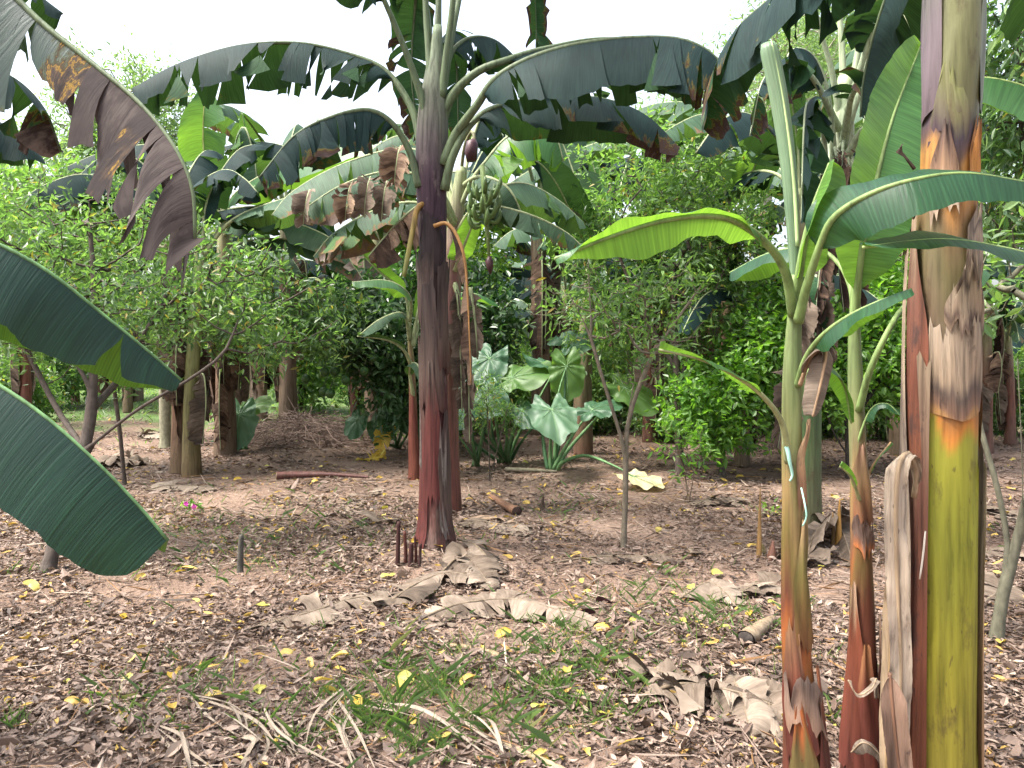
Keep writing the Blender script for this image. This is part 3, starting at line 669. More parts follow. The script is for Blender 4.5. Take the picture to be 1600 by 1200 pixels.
# ------------------------------------------------------------------ two suckers beside it
def sucker(px, Y, xs, rad, cols, label, seed, sheaths=()):
    b = A([(px-800)/F*Y, Y, 0.]); b[2] = float(gh(b[0], b[1]))
    p = thing('banana_sucker', b, label, 'banana plant', 'young banana suckers')
    sp = [b-A([0, 0, .04])]+[P(x, y, Y) for x, y in xs]
    stem(sp, rad, cols, MAT['stem'], p, b, seed=seed, n=22, m=90, lay=.05, jit=.06)
    for s in sheaths:
        sheath(sp, rad, *s[:4], s[4], s[5], p, b, seed=s[6], top=s[7], flare=s[8], nt=30, na=12, mat=MAT['stem'] if len(s) > 9 else None)
    return p, b
def sucker_front():
    Yb = 2.2
    red, org, olv, grn = (.07, .021, .015), (.19, .06, .02), (.11, .10, .03), (.125, .16, .065)
    p, b = sucker(1262, Yb, [(1258, 1200), (1246, 1050), (1240, 900), (1238, 750), (1237, 600), (1241, 500), (1243, 430)],
                  [.088, .078, .062, .050, .041, .036, .031, .029, .028, .026, .022, .016], [(0, (.07, .024, .017)), (.2, (.085, .027, .017)), (.32, (.11, .06, .02)), (.40, (.21, .065, .02)), (.44, (.085, .03, .017)), (.55, (.10, .075, .022)), (.62, (.18, .12, .05)), (.72, (.125, .13, .05)), (.85, grn), (1, (.14, .2, .07))],
                  'young banana sucker with a rolled pale spear leaf, in front of the leaning pale-stemmed plant', 41,
                  [(.0, .30, -70, 30, .006, [(0, (.07, .024, .016)), (.75, (.09, .07, .025)), (.88, org), (1, (.2, .06, .02))], 3, 'point', .004, 1),
                   (.0, .36, 10, 110, .008, [(0, red), (.7, red), (1, (.25, .10, .05))], 4, 'point', .006, 1),
                   (.22, .43, -80, 20, .006, [(0, red), (.5, (.10, .026, .017)), (1, (.2, .11, .06))], 5, 'vee', .004, 1),
                   (.26, .335, -60, 55, .012, [(0, (.2, .12, .08)), (1, (.14, .10, .08))], 6, 'ragged', .006),
                   (.40, .60, -20, 95, .005, [(0, (.12, .05, .02)), (.6, (.12, .10, .03)), (1, (.24, .16, .08))], 7, 'point', .003, 1),
                   (.62, .76, 0, 100, .006, [(0, (.25, .12, .07)), (.6, (.30, .19, .10)), (1, (.3, .2, .12))], 8, 'point', .012)])
    Yn = MAT['leaf_young']
    def lf(pts, W, **k): return leaf(PL(pts), W, k.pop('mat', Yn), p, b, ribcol=k.pop('ribcol', (.16, .23, .08)), rib=k.pop('rib', (.018, .004)), **k)
    # rolled spear
    mid, L = spline(PL([(1243, 470, 2.2), (1240, 380, 2.2), (1233, 270, 2.2), (1218, 160, 2.21), (1200, 68, 2.22)]), 40)
    mb = MB(); v, f = tube(mid, np.interp(np.linspace(0, 1, 40), [0, .15, .4, .8, .97, 1], [.010, .015, .021, .026, .027, .020]), 20, squash=.8)
    th = np.tile(np.arange(20), 40); mb.add(v, f, uv=np.stack([th*.03, np.repeat(np.linspace(0, L, 40), 20)], 1))
    o = mb.build('rolled_leaf', MAT['leaf_spear'], p, b); o['label'] = 'tightly rolled pale green new leaf standing upright'
    mb = MB(); v, f = tube(mid[8:]+A([.004, -.0185, 0]), np.linspace(.006, .0025, 32), 6); mb.add(v, f, c=(.3, .4, .18)); mb.build('midrib', MAT['stem'], o, b)
    lf([(1240, 490, 2.18), (1226, 420, 2.12), (1195, 375, 2.05), (1150, 343, 1.95), (1100, 334, 1.9), (1030, 343, 1.86), (950, 368, 1.84), (866, 402, 1.84)], .060, pet=.27, ang=(-72, 28), grav=(.2, .8), seed=42, wave=.014, S0=(0, 1, 0), tip=.6, wside=(1.0, .45), rib=(.017, .004), tail=.7)
    lf([(1243, 480, 2.19), (1247, 440, 2.16), (1256, 380, 2.12), (1272, 315, 2.1), (1296, 252, 2.1)], .085, pet=.18, ang=(28, 40), grav=(.3, .1), seed=43, S0=(.8, .6, 0), tip=.5, wave=.010, wside=(1, .9))
    lf([(1247, 500, 2.16), (1260, 445, 2.1), (1282, 378, 2.04), (1302, 338, 2.0), (1350, 305, 1.95), (1420, 280, 1.9), (1510, 268, 1.88), (1620, 285, 1.86)], .10, pet=.25, ang=(-55, 25), grav=(.4, .3), seed=44, S0=(0, -1, 0), tip=.6, wave=.008, wside=(1.0, .85), rib=(.016, .004), mat=MAT['leaf_near2'])
    lf([(1232, 720, 2.17), (1222, 660, 2.1), (1190, 615, 2.02), (1140, 580, 1.95), (1090, 558, 1.9), (1030, 544, 1.86)], .026, pet=.42, ang=(-60, 30), grav=(.3, .5), seed=45, S0=(0, 1, 0), rib=(.012, .003), tail=.8, tip=.2, ribcol=(.25, .27, .13), wside=(.7, .9))
    lf([(1246, 600, 2.18), (1258, 560, 2.12), (1282, 525, 2.05), (1320, 495, 2.0), (1370, 470, 1.95), (1424, 450, 1.92)], .06, pet=.32, ang=(-25, -40), grav=(.3, .3), seed=46, S0=(0, -1, 0.), mat=MAT['leaf_near2'], rib=(.012, .003))
    lf([(1246, 640, 2.2), (1262, 580, 2.25), (1290, 570, 2.3), (1318, 600, 2.35), (1330, 660, 2.4)], .03, pet=.2, ang=(-40, -40), grav=(.5, .5), seed=47, mat=MAT['leaf_near2'], rib=(.008, .003))
    leaf(PL([(1250, 600, 2.16), (1268, 555, 2.1), (1290, 545, 2.08), (1284, 590, 2.07), (1270, 650, 2.07)]), .04, MAT['leaf_dead'], p, b, pet=.1, ang=(-30, -40), grav=(.5, .5), seed=48, dead=(.66, 0, 0), name='dry_leaf', rib=(.007, .003), ribcol=(.3, .2, .12), crumple=.006, label='shrivelled pinkish tan leaf hanging at the stem')
    tw = thing('twine', P(1232, 695, 2.14), 'pale green twine knotted round the young banana sucker, end dangling', 'twine')
    mb = MB()
    m, _ = spline(PL([(1226, 690, 2.14), (1231, 705, 2.135), (1234, 722, 2.135), (1238, 742, 2.14), (1234, 752, 2.14)]), 14); v, f = tube(m, np.linspace(.007, .003, 14), 6); mb.add(v, f)
    mb.build('knot', MAT['twine'], tw, tw.location)
    mb = MB(); m, _ = spline(PL([(1252, 762, 2.14), (1258, 790, 2.12), (1260, 808, 2.12), (1254, 822, 2.13)]), 14); v, f = tube(m, .0025, 6); mb.add(v, f)
    mb.build('loose_end', MAT['twine'], tw, tw.location)
def sucker_back():
    Yb = 2.5
    p, b = sucker(1350, Yb, [(1347, 1200), (1347, 1050), (1346, 900), (1342, 750), (1337, 600), (1335, 500), (1336, 440)],
                  [.075, .066, .056, .046, .040, .034, .030, .028, .026, .023, .018, .012], [(0, (.06, .022, .016)), (.2, (.075, .023, .015)), (.38, (.09, .03, .017)), (.46, (.10, .065, .022)), (.52, (.18, .065, .023)), (.55, (.10, .05, .03)), (.62, (.2, .12, .05)), (.7, (.135, .125, .06)), (.85, (.125, .165, .065)), (1, (.14, .2, .07))],
                  'banana sucker with one broad upright lime leaf, between the spear-leaved one and thick trunk', 51,
                  [(.0, .33, -60, 40, .006, [(0, (.07, .02, .015)), (.7, (.085, .024, .016)), (1, (.2, .09, .04))], 13, 'point', .004, 1),
                   (.1, .44, -100, -10, .006, [(0, (.08, .022, .016)), (.75, (.12, .035, .018)), (.9, (.24, .16, .10)), (1, (.26, .17, .12))], 14, 'point', .004, 1),
                   (.0, .38, 15, 110, .007, [(0, (.07, .022, .016)), (.7, (.08, .023, .016)), (1, (.24, .17, .12))], 15, 'point', .006, 1),
                   (.50, .555, -60, 60, .007, [(0, (.30, .1, .03)), (.4, (.14, .09, .07)), (1, (.1, .06, .045))], 16, 'ragged', .003),
                   (.55, .70, -60, 60, .005, [(0, (.15, .06, .03)), (.6, (.22, .14, .07)), (1, (.3, .18, .12))], 17, 'point', .004, 1)])
    Yn = MAT['leaf_young']
    def lf(pts, W, **k): return leaf(PL(pts), W, k.pop('mat', Yn), p, b, ribcol=k.pop('ribcol', (.16, .23, .08)), rib=k.pop('rib', (.017, .004)), **k)
    lf([(1335, 500, 2.5), (1340, 440, 2.48), (1350, 360, 2.46), (1368, 280, 2.5), (1395, 180, 2.6), (1438, 70, 2.75)], .14, pet=.06, ang=(14, 24), grav=(.2, .1), seed=52, S0=(.93, .1, -.3), tip=.45, wave=.010, wside=(1., .9))
    lf([(1335, 500, 2.5), (1330, 450, 2.55), (1310, 410, 2.62), (1270, 385, 2.7), (1200, 395, 2.8), (1140, 425, 2.9)], .09, pet=.4, ang=(-30, -40), grav=(.4, .4), seed=53, mat=MAT['leaf_near2'], rib=(.013, .004))
    lf([(1342, 640, 2.48), (1358, 580, 2.42), (1385, 520, 2.4), (1412, 478, 2.5), (1460, 440, 2.7), (1540, 420, 2.9)], .07, pet=.45, ang=(-30, -30), seed=54, rib=(.013, .004))
    lf([(1343, 780, 2.47), (1330, 745, 2.44), (1312, 728, 2.42)], .008, pet=.3, ang=(10, 10), seed=55, rib=(.007, .003), ribcol=(.22, .22, .1))
    lf([(1352, 770, 2.5), (1362, 730, 2.5), (1392, 690, 2.5)], .008, pet=.3, ang=(10, 10), seed=56, rib=(.007, .003), ribcol=(.3, .2, .1))
    lf([(1340, 690, 2.48), (1360, 640, 2.45), (1385, 630, 2.42), (1406, 648, 2.4)], .02, pet=.3, ang=(-20, -20), seed=57, rib=(.006, .002), mat=MAT['leaf_near2'])
    for pts, s in (([(1325, 1062, 2.42), (1340, 1085, 2.4), (1362, 1075, 2.4), (1370, 1060, 2.42), (1372, 1090, 2.42)], 58), ([(1330, 1175, 2.4), (1350, 1160, 2.36), (1375, 1180, 2.36), (1395, 1215, 2.36)], 59)):
        leaf(PL(pts), .018, MAT['leaf_dead'], p, b, pet=0, ang=(-40, 20), seed=s, dead=(.66, 0, 0), name='dry_leaf', rib=(.003, .002), ribcol=(.25, .18, .12), crumple=.004)
MAT['leaf_near2'] = banana_mat('leaf_near2', (.013, .052, .027), (.05, .14, .028), (.17, .36, .025), BROWN, tr=.28, rough=.42, spec=.3, vein=70)
sucker_front(); sucker_back()

# sucker whose leaf tips reach in from outside on the right
def sucker_off_right():
    Yb = 2.5; b = A([(1745-800)/F*Yb, Yb, 0.])
    p = thing('banana_sucker', b, 'young banana sucker, smooth green leaves reaching in behind the thick trunk', 'banana plant', 'young banana suckers')
    sp = [b-A([0, 0, .04]), P(1745, 1000, Yb), P(1742, 700, Yb), P(1740, 450, Yb)]
    stem(sp, [.06, .05, .04, .035, .025, .015], [(0, (.11, .03, .02)), (.5, (.13, .1, .04)), (1, (.2, .28, .1))], MAT['stem'], p, b, seed=61)
    for pts, W, ang, s, m in (([(1740, 470, 2.5), (1700, 420, 2.3), (1640, 405, 2.1), (1570, 386, 2.0), (1470, 372, 1.95), (1348, 384, 1.92)], .055, (30, -30), 62, 'leaf_near2'),
                           ([(1742, 500, 2.5), (1738, 300, 2.55), (1700, 180, 2.65), (1620, 140, 2.75), (1560, 122, 2.8), (1505, 118, 2.85)], .15, (-35, -48), 63, 'leaf_young'),
                           ([(1742, 500, 2.5), (1760, 300, 2.5), (1820, 150, 2.5), (1900, 100, 2.5)], .14, (-20, -20), 64, 'leaf_young')):
        leaf(PL(pts), W, MAT[m], p, b, pet=.35, ang=ang, grav=(.4, .4), seed=s, rib=(.014, .004), ribcol=(.22, .3, .1), tip=.4 if s == 62 else .6, wave=.008)
sucker_off_right()

# ------------------------------------------------------------------ near left: plants outside the picture whose leaves reach in
def left_near():
    Yb = 1.7; b = A([-1.75, Yb, 0.])
    p = thing('banana_sucker', b, 'young banana sucker beyond the litter, two broad dark green leaves reaching in low', 'banana plant', 'young banana suckers')
    sp = [b-A([0, 0, .04]), b+A([0, 0, .5]), b+A([.02, 0, 1.0]), b+A([.03, 0, 1.5])]
    stem(sp, [.07, .06, .045, .03, .02], [(0, (.1, .03, .02)), (.5, (.13, .1, .04)), (1, (.18, .26, .1))], MAT['stem'], p, b, seed=71)
    top = b+A([.03, 0, 1.35])
    M = MAT['leaf_near']
    pts = np.vstack([[top], [top+A([.12, -.02, .32])], PL([(-190, 345, 1.62), (-60, 358, 1.62), (60, 412, 1.65), (160, 488, 1.7), (230, 545, 1.74), (284, 592, 1.78)])])
    leaf(pts, .148, M, p, b, pet=.28, ang=(-60, -64), grav=(.9, .5), seed=72, tears=2, spread=.2, rag=.03, tip=.5, wave=.012, rib=(.012, .003), ribcol=(.10, .2, .08), wside=(1, 1.3), tail=.75, dens=90, nv=12)
    pts = np.vstack([[b+A([.03, 0, 1.1])], [b+A([.14, -.06, 1.36])], PL([(-170, 520, 1.5), (-40, 578, 1.47), (60, 640, 1.46), (150, 718, 1.46), (215, 785, 1.47), (263, 842, 1.48)])])
    leaf(pts, .168, M, p, b, pet=.28, ang=(-62, -45), grav=(.35, .9), seed=73, tears=2, spread=.2, rag=.03, tip=.78, wave=.006, rib=(.012, .003), ribcol=(.10, .2, .08), wside=(1, .5), dens=90, nv=12, tail=.42)
    leaf([top+A([0, 0, -.1]), top+A([-.1, .2, .4]), top+A([-.4, .5, .6]), top+A([-.8, .8, .4])], .18, M, p, b, pet=.3, ang=(-30, -30), seed=74)
    # a full-grown one behind it, its dying leaf hanging across the corner
    Y2 = 2.7; b = A([(-300-800)/F*Y2, Y2, 0.])
    p = thing('banana_plant', b, 'banana plant whose half-dead brown leaf hangs over the forking shrub', 'banana plant', ROWS)
    sp = [b-A([0, 0, .05]), b+A([0, 0, .9]), b+A([.03, 0, 1.8]), b+A([.05, 0, 2.6])]
    stem(sp, [.14, .11, .10, .09, .06], [(0, (.13, .09, .07)), (.3, (.12, .04, .03)), (.7, (.14, .13, .05)), (1, (.2, .24, .12))], MAT['trunk_skin'], p, b, seed=75)
    c = b+A([.05, 0, 2.5]); D = MAT['leaf_dark']
    leaf(np.vstack([[c], [c+A([.25, 0, .32])], PL([(-120, -120, 2.6), (-30, -60, 2.6), (60, 28, 2.58), (140, 92, 2.55), (215, 155, 2.5), (270, 222, 2.45), (300, 290, 2.42), (305, 372, 2.42)])]), .27, MAT['leaf_dying'], p, b,
         pet=.2, ang=(-58, -50), grav=(1.3, 1.6), tears=17, seed=77, spread=.8, rag=.16, dead=(-.05, .12, .85), drange=(.30, .56), crumple=.008, rib=(.024, .006), ribcol=RIB, wave=.02, tail=.35, tip=.75, label='half-dead leaf, green at its base, brown and yellow spotted towards the tip')
    leaf(np.vstack([[c], [c+A([.2, .1, .42])], PL([(-100, -160, 2.9), (0, -70, 3.0), (60, -10, 3.1), (98, 20, 3.15)])]), .2, D, p, b, pet=.25, ang=(-30, -35), grav=(.6, .6), tears=3, seed=78, rib=(.02, .005), ribcol=RIB)
    leaf(np.vstack([[c], [c+A([.1, .25, .28])], PL([(-150, 60, 3.1), (-60, 90, 3.25), (20, 120, 3.4), (70, 170, 3.5), (95, 235, 3.5)])]), .24, D, p, b, pet=.25, ang=(-40, -45), grav=(1, 1), tears=10, seed=79, dead=(.05, .15, .5), rib=(.02, .005), ribcol=RIB)
    leaf(np.vstack([[c], [c+A([.0, .35, .22])], PL([(-180, 150, 3.5), (-90, 170, 3.7), (0, 190, 3.9), (60, 240, 4.0)])]), .26, D, p, b, pet=.25, ang=(-40, -45), grav=(1, 1), tears=8, seed=80, rib=(.02, .005), ribcol=RIB)
    leaf([c, c+A([-.2, 0, .5]), c+A([-.8, -.1, .7]), c+A([-1.5, -.2, .2])], .3, D, p, b, pet=.25, ang=(-40, -40), tears=8, seed=81)
    leaf([c, c+A([0, -.2, .5]), c+A([.1, -.8, .8]), c+A([.2, -1.5, .3])], .3, D, p, b, pet=.25, ang=(-40, -40), tears=8, seed=82)
left_near()
# ------------------------------------------------------------------ banana plants further back
def far_leaf(p, b, pts, W, mat='leaf_far', px=True, **k):
    return leaf(PL(pts) if px else pts, W, MAT[mat], p, b, rib=k.pop('rib', (.028, .007)), ribcol=k.pop('ribcol', (.26, .3, .16)), onerib=True, nv=5, dens=42, n=30, **k)
def banana_bunch(p, b, c, n=26, seed=1, s=.12):
    rng = np.random.default_rng(seed)
    st = MB(); v, f = tube(A([c+A([-.02, 0, .22]), c+A([0, 0, .05]), c+A([.02, 0, -.3]), c+A([.04, 0, -.55])]), [.022, .025, .02, .012], 7); st.add(v, f, c=(.14, .2, .07))
    o = st.build('bunch_stalk', MAT['stem'], p, b)
    for k in range(n):
        a = k*2.4; z = .02-.32*k/n; d = A([math.cos(a), math.sin(a), 0])
        q = c+A([0, 0, z]); m, _ = spline([q+d*.03, q+d*.09+A([0, 0, -.01]), q+d*.13+A([0, 0, .05]), q+d*.13+A([0, 0, .11])], 9)
        v, f = tube(m, [.008, .014, .019, .021, .021, .020, .018, .012, .004], 7)
        mb = MB(); mb.add(v, f); mb.build('banana', MAT['fruit_banana'], o, b)
    mb = MB(); m = A([c+A([.04, 0, -.53]), c+A([.04, 0, -.57]), c+A([.045, 0, -.62]), c+A([.05, 0, -.68])]); v, f = tube(m, [.012, .034, .030, .006], 9); mb.add(v, f); mb.build('flower_bud', MAT['bract'], o, b)

def behind_right():
    Y = 6.1; b = G(1265, 835)
    p = thing('banana_plant', b, 'leaning banana plant with pale upper stem and black dead leaves, behind the two young suckers', 'banana plant', ROWS)
    sp = [b-A([0, 0, .05]), P(1266, 740, Y), P(1268, 600, Y), P(1278, 470, Y), P(1296, 330, Y), P(1314, 220, Y), P(1322, 120, Y)]
    stem(sp, [.10, .085, .08, .08, .08, .085, .09, .10, .10, .10, .085, .06], [(0, (.10, .09, .05)), (.2, (.055, .09, .035)), (.42, (.05, .09, .04)), (.48, (.06, .04, .03)), (.6, (.05, .035, .03)), (.68, (.26, .28, .22)), (.8, (.36, .40, .30)), (1, (.32, .40, .22))], MAT['trunk_skin'], p, b, seed=83)
    D = MAT['leaf_dark']
    def lf(pts, W, m='leaf_dark', **k): return leaf(PL(pts), W, MAT[m], p, b, ribcol=(.32, .38, .24), rib=k.pop('rib', (.036, .006)), **k)
    lf([(1316, 200, Y), (1300, 110, 6.0), (1278, 30, 5.9), (1262, -60, 5.7), (1200, -160, 5.5)], .3, pet=.5, ang=(-20, -20), seed=84, tears=6)
    lf([(1320, 180, Y), (1316, 80, 6.1), (1312, -20, 6.1), (1330, -160, 6.2), (1400, -260, 6.3)], .3, pet=.5, ang=(-20, -20), seed=85, tears=6)
    lf([(1324, 180, Y), (1340, 80, 6.1), (1356, -10, 6.1), (1420, -130, 6.1), (1540, -160, 6.1)], .3, pet=.5, ang=(-20, -20), seed=86, tears=6)
    lf([(1304, 270, 6.0), (1298, 170, 5.9), (1284, 110, 5.85), (1262, 78, 5.8), (1235, 78, 5.75), (1222, 120, 5.7)], .26, pet=.5, ang=(-50, -50), grav=(1.2, 1.2), seed=87, tears=5, tail=.8)
    lf([(1294, 345, 6.0), (1288, 220, 5.9), (1278, 165, 5.85), (1262, 160, 5.8), (1256, 220, 5.75), (1252, 345, 5.75)], .24, pet=.38, ang=(-50, -40), grav=(.8, .8), seed=88, tears=12, S0=(.8, .6, 0), dead=(0, .1, .2))
    lf([(1316, 230, 6.0), (1345, 140, 5.9), (1385, 90, 5.7), (1410, 120, 5.5), (1405, 230, 5.4), (1385, 300, 5.4)], .26, pet=.3, ang=(-45, -40), grav=(.9, .9), seed=89, tears=18, S0=(-.7, .7, 0), dead=(.16, .15, .25), rag=.12)
    lf([(1320, 250, 6.0), (1350, 200, 5.8), (1372, 220, 5.6), (1365, 330, 5.55), (1340, 420, 5.5)], .25, pet=.2, ang=(-45, -40), grav=(.9, .9), seed=90, tears=22, S0=(-.7, .7, 0), dead=(.3, .2, .25), rag=.2)
    for k, (pts, W, sd) in enumerate([([(1326, 170, 6.0), (1360, 60, 5.8), (1400, 20, 5.6), (1432, 60, 5.5), (1440, 170, 5.5)], .3, 191), ([(1310, 200, 6.0), (1270, 120, 5.7), (1225, 95, 5.5), (1190, 130, 5.4), (1172, 210, 5.4)], .24, 192),
        ([(1318, 220, 6.0), (1330, 150, 5.7), (1345, 140, 5.5), (1352, 200, 5.45), (1350, 300, 5.45)], .24, 193), ([(1326, 150, 6.2), (1380, 50, 6.5), (1450, 20, 6.8), (1520, 60, 7), (1560, 140, 7)], .3, 194)]):
        lf(pts, W, pet=.25, ang=(-45, -45), grav=(1.1, 1.1), seed=sd, tears=20, dead=(.1 if k != 3 else 0, .3, .3), rag=.2, S0=(.8, .6, 0) if k < 3 else None)
    rng = np.random.default_rng(7)
    for k in range(9):
        x0 = 1290+k*7; y0 = 230+rng.uniform(-30, 60)
        x1 = x0+rng.uniform(-25, 35); y1 = y0+rng.uniform(130, 260)
        lf([(x0, y0, 5.95), (x0+rng.uniform(-4, 18), y0+40, 5.75), ((x0+x1)/2, (y0+y1)/2, 5.7), (x1, y1, 5.72)], .10, m='leaf_dead_brown', pet=.1, ang=(-50, -60), grav=(.6, .6), seed=100+k, tears=12, spread=1.6, rag=.2, dead=(.45, .1, -.1), name='dry_leaf', rib=(.014, .004), crumple=.01, S0=(1, rng.uniform(-.5, .5), 0))
    for k, (x0, y0, x1, y1) in enumerate([(1255, 440, 1240, 560), (1275, 430, 1290, 560), (1240, 560, 1215, 700), (1262, 420, 1262, 520)]):
        lf([(x0, y0, 6.0), (x0-4, y0+30, 5.85), ((x0+x1)/2, (y0+y1)/2, 5.8), (x1, y1, 5.85)], .16, m='leaf_dead' if k != 3 else 'leaf_dark', pet=.1, ang=(-40, -60), grav=(.6, .6), seed=120+k, tears=7, rag=.15, dead=(.5 if k != 3 else .2, .1, 0), name='dry_leaf', rib=(.014, .004), crumple=.015, S0=(1, -.3, 0))
behind_right()

def behind_mid():
    Y = 7.0; b = G(702, 797)
    p = thing('banana_plant', b, 'fruiting banana plant with a hanging green bunch, half hidden behind the dark red trunk', 'banana plant', ROWS)
    sp = [b-A([0, 0, .05]), P(700, 640, Y), P(704, 500, Y), P(708, 400, Y), P(714, 320, Y), P(722, 262, Y)]
    stem(sp, [.12, .10, .095, .09, .085, .085, .07, .05], [(0, (.12, .04, .03)), (.4, (.15, .08, .06)), (.6, (.17, .08, .07)), (.8, (.22, .17, .13)), (1, (.25, .3, .15))], MAT['trunk_skin'], p, b, seed=91)
    def lf(pts, W, m='leaf_far', **k): return far_leaf(p, b, pts, W, m, **k)
    lf([(716, 330, 7), (738, 280, 6.9), (760, 250, 6.9), (790, 215, 6.9), (830, 195, 6.9), (868, 215, 6.9), (880, 250, 6.9)], .34, m='leaf_young', pet=.25, ang=(-45, -38), grav=(1, 1), seed=92, tears=12)
    lf([(722, 290, 7.1), (735, 230, 7.3), (752, 180, 7.4), (770, 175, 7.5), (790, 230, 7.6), (800, 260, 7.6)], .26, m='leaf_dark', pet=.3, ang=(-35, -35), grav=(.8, .8), seed=93, tears=10)
    lf([(722, 290, 7), (745, 275, 6.8), (775, 280, 6.6), (800, 300, 6.5), (820, 345, 6.5)], .26, pet=.25, ang=(-45, -40), grav=(.7, .7), seed=94, tears=6)
    lf([(716, 360, 6.9), (735, 330, 6.7), (765, 320, 6.5), (830, 335, 6.4), (885, 362, 6.4), (915, 390, 6.4)], .22, pet=.25, ang=(-40, -20), grav=(.7, .7), seed=95, tears=8, dead=(0, .2, .2))
    lf([(712, 420, 6.9), (722, 390, 6.6), (738, 350, 6.5), (748, 325, 6.5)], .12, m='leaf_young', pet=.2, ang=(20, 20), seed=96)
    # leaves reaching left, grey with brown edges
    lf([(712, 330, 7), (690, 270, 7.1), (655, 235, 7.2), (600, 235, 7.2), (520, 262, 7.1), (455, 300, 7.0), (425, 335, 6.9)], .36, pet=.2, ang=(-42, -42), grav=(.8, .7), seed=97, tears=14, dead=(.02, .2, .1))
    lf([(712, 345, 6.9), (690, 300, 6.8), (650, 272, 6.7), (595, 268, 6.6), (530, 290, 6.5), (475, 325, 6.45)], .34, pet=.2, ang=(-42, -46), grav=(.8, .9), seed=98, tears=14, dead=(.05, .45, .0), rag=.12, crumple=.012)
    lf([(712, 340, 7.1), (700, 270, 7.4), (670, 215, 7.6), (620, 212, 7.6), (575, 240, 7.6), (560, 290, 7.6)], .32, pet=.25, ang=(-45, -45), grav=(1, 1), seed=99, tears=16, dead=(.2, .3, .2), rag=.15)
    lf([(710, 350, 6.9), (680, 310, 6.7), (640, 330, 6.6), (600, 370, 6.5), (575, 400, 6.5)], .26, pet=.2, ang=(-45, -45), grav=(1, 1), seed=130, tears=14, m='leaf_dead_brown', dead=(.55, 0, 0), crumple=.02, rag=.2, name='dry_leaf')
    lf([(715, 330, 7), (760, 300, 7.2), (815, 285, 7.5), (870, 310, 7.7), (915, 350, 7.8)], .3, pet=.2, ang=(-30, -30), seed=131, tears=10)
    lf([(712, 340, 7.2), (690, 285, 7.4), (650, 255, 7.6), (590, 258, 7.7), (520, 290, 7.7), (470, 335, 7.7)], .34, pet=.2, ang=(-40, -44), grav=(.9, .9), seed=201, tears=16, dead=(.06, .35, .1), rag=.14)
    lf([(712, 360, 7.0), (685, 330, 7.0), (640, 315, 7.0), (580, 330, 7.0), (520, 365, 7.0), (490, 400, 7.0)], .3, pet=.2, ang=(-40, -44), grav=(.9, .9), seed=202, tears=16, dead=(.1, .4, .2), rag=.16, crumple=.012)
    for k, (x, y0, y1, w) in enumerate([(575, 288, 340, .13), (545, 298, 345, .12), (602, 292, 345, .13), (622, 240, 295, .15), (480, 308, 350, .11)]):
        lf([(x+4, y0-12, 6.45), (x, y0, 6.38), (x-4, (y0+y1)/2, 6.36), (x-6, y1, 6.38)], w, m=['leaf_dead', 'leaf_dead_brown'][k % 2], pet=.02, ang=(-30, -50), grav=(.5, .5), tears=7, seed=205+k, crumple=.035, rag=.22, dead=(.62, .1, 0), name='dry_leaf', S0=(1, -.3, 0), rib=(.008, .004))
    for k, (x, y0, y1) in enumerate([(716, 470, 640), (728, 500, 690), (740, 480, 560), (690, 520, 700)]):
        lf([(x-6, y0-30, 6.95), (x, y0, 6.85), (x+4, (y0+y1)/2, 6.8), (x+6, y1, 6.8)], .12, m='leaf_dead', pet=.05, ang=(-45, -60), grav=(.5, .5), seed=133+k, tears=8, dead=(.5, .05, 0), name='dry_leaf', crumple=.02, rag=.2, S0=(1, -.3, 0))
    banana_bunch(p, b, P(757, 300, 6.35), 26, 4)
    mb = MB(); m, _ = spline(PL([(720, 272, 7), (726, 230, 6.9), (738, 205, 6.8), (742, 225, 6.75)]), 12); v, f = tube(m, .016, 6); mb.add(v, f, c=(.14, .14, .07)); o = mb.build('flower_stalk', MAT['stem'], p, b)
    mb = MB(); m = PL([(742, 218, 6.75), (738, 224, 6.75), (736, 238, 6.75), (737, 252, 6.75)]); v, f = tube(m, [.02, .055, .06, .045], 10); mb.add(v, f, c=(.1, .03, .03)); mb.build('flower_bud', MAT['bract'], o, b)
behind_mid()

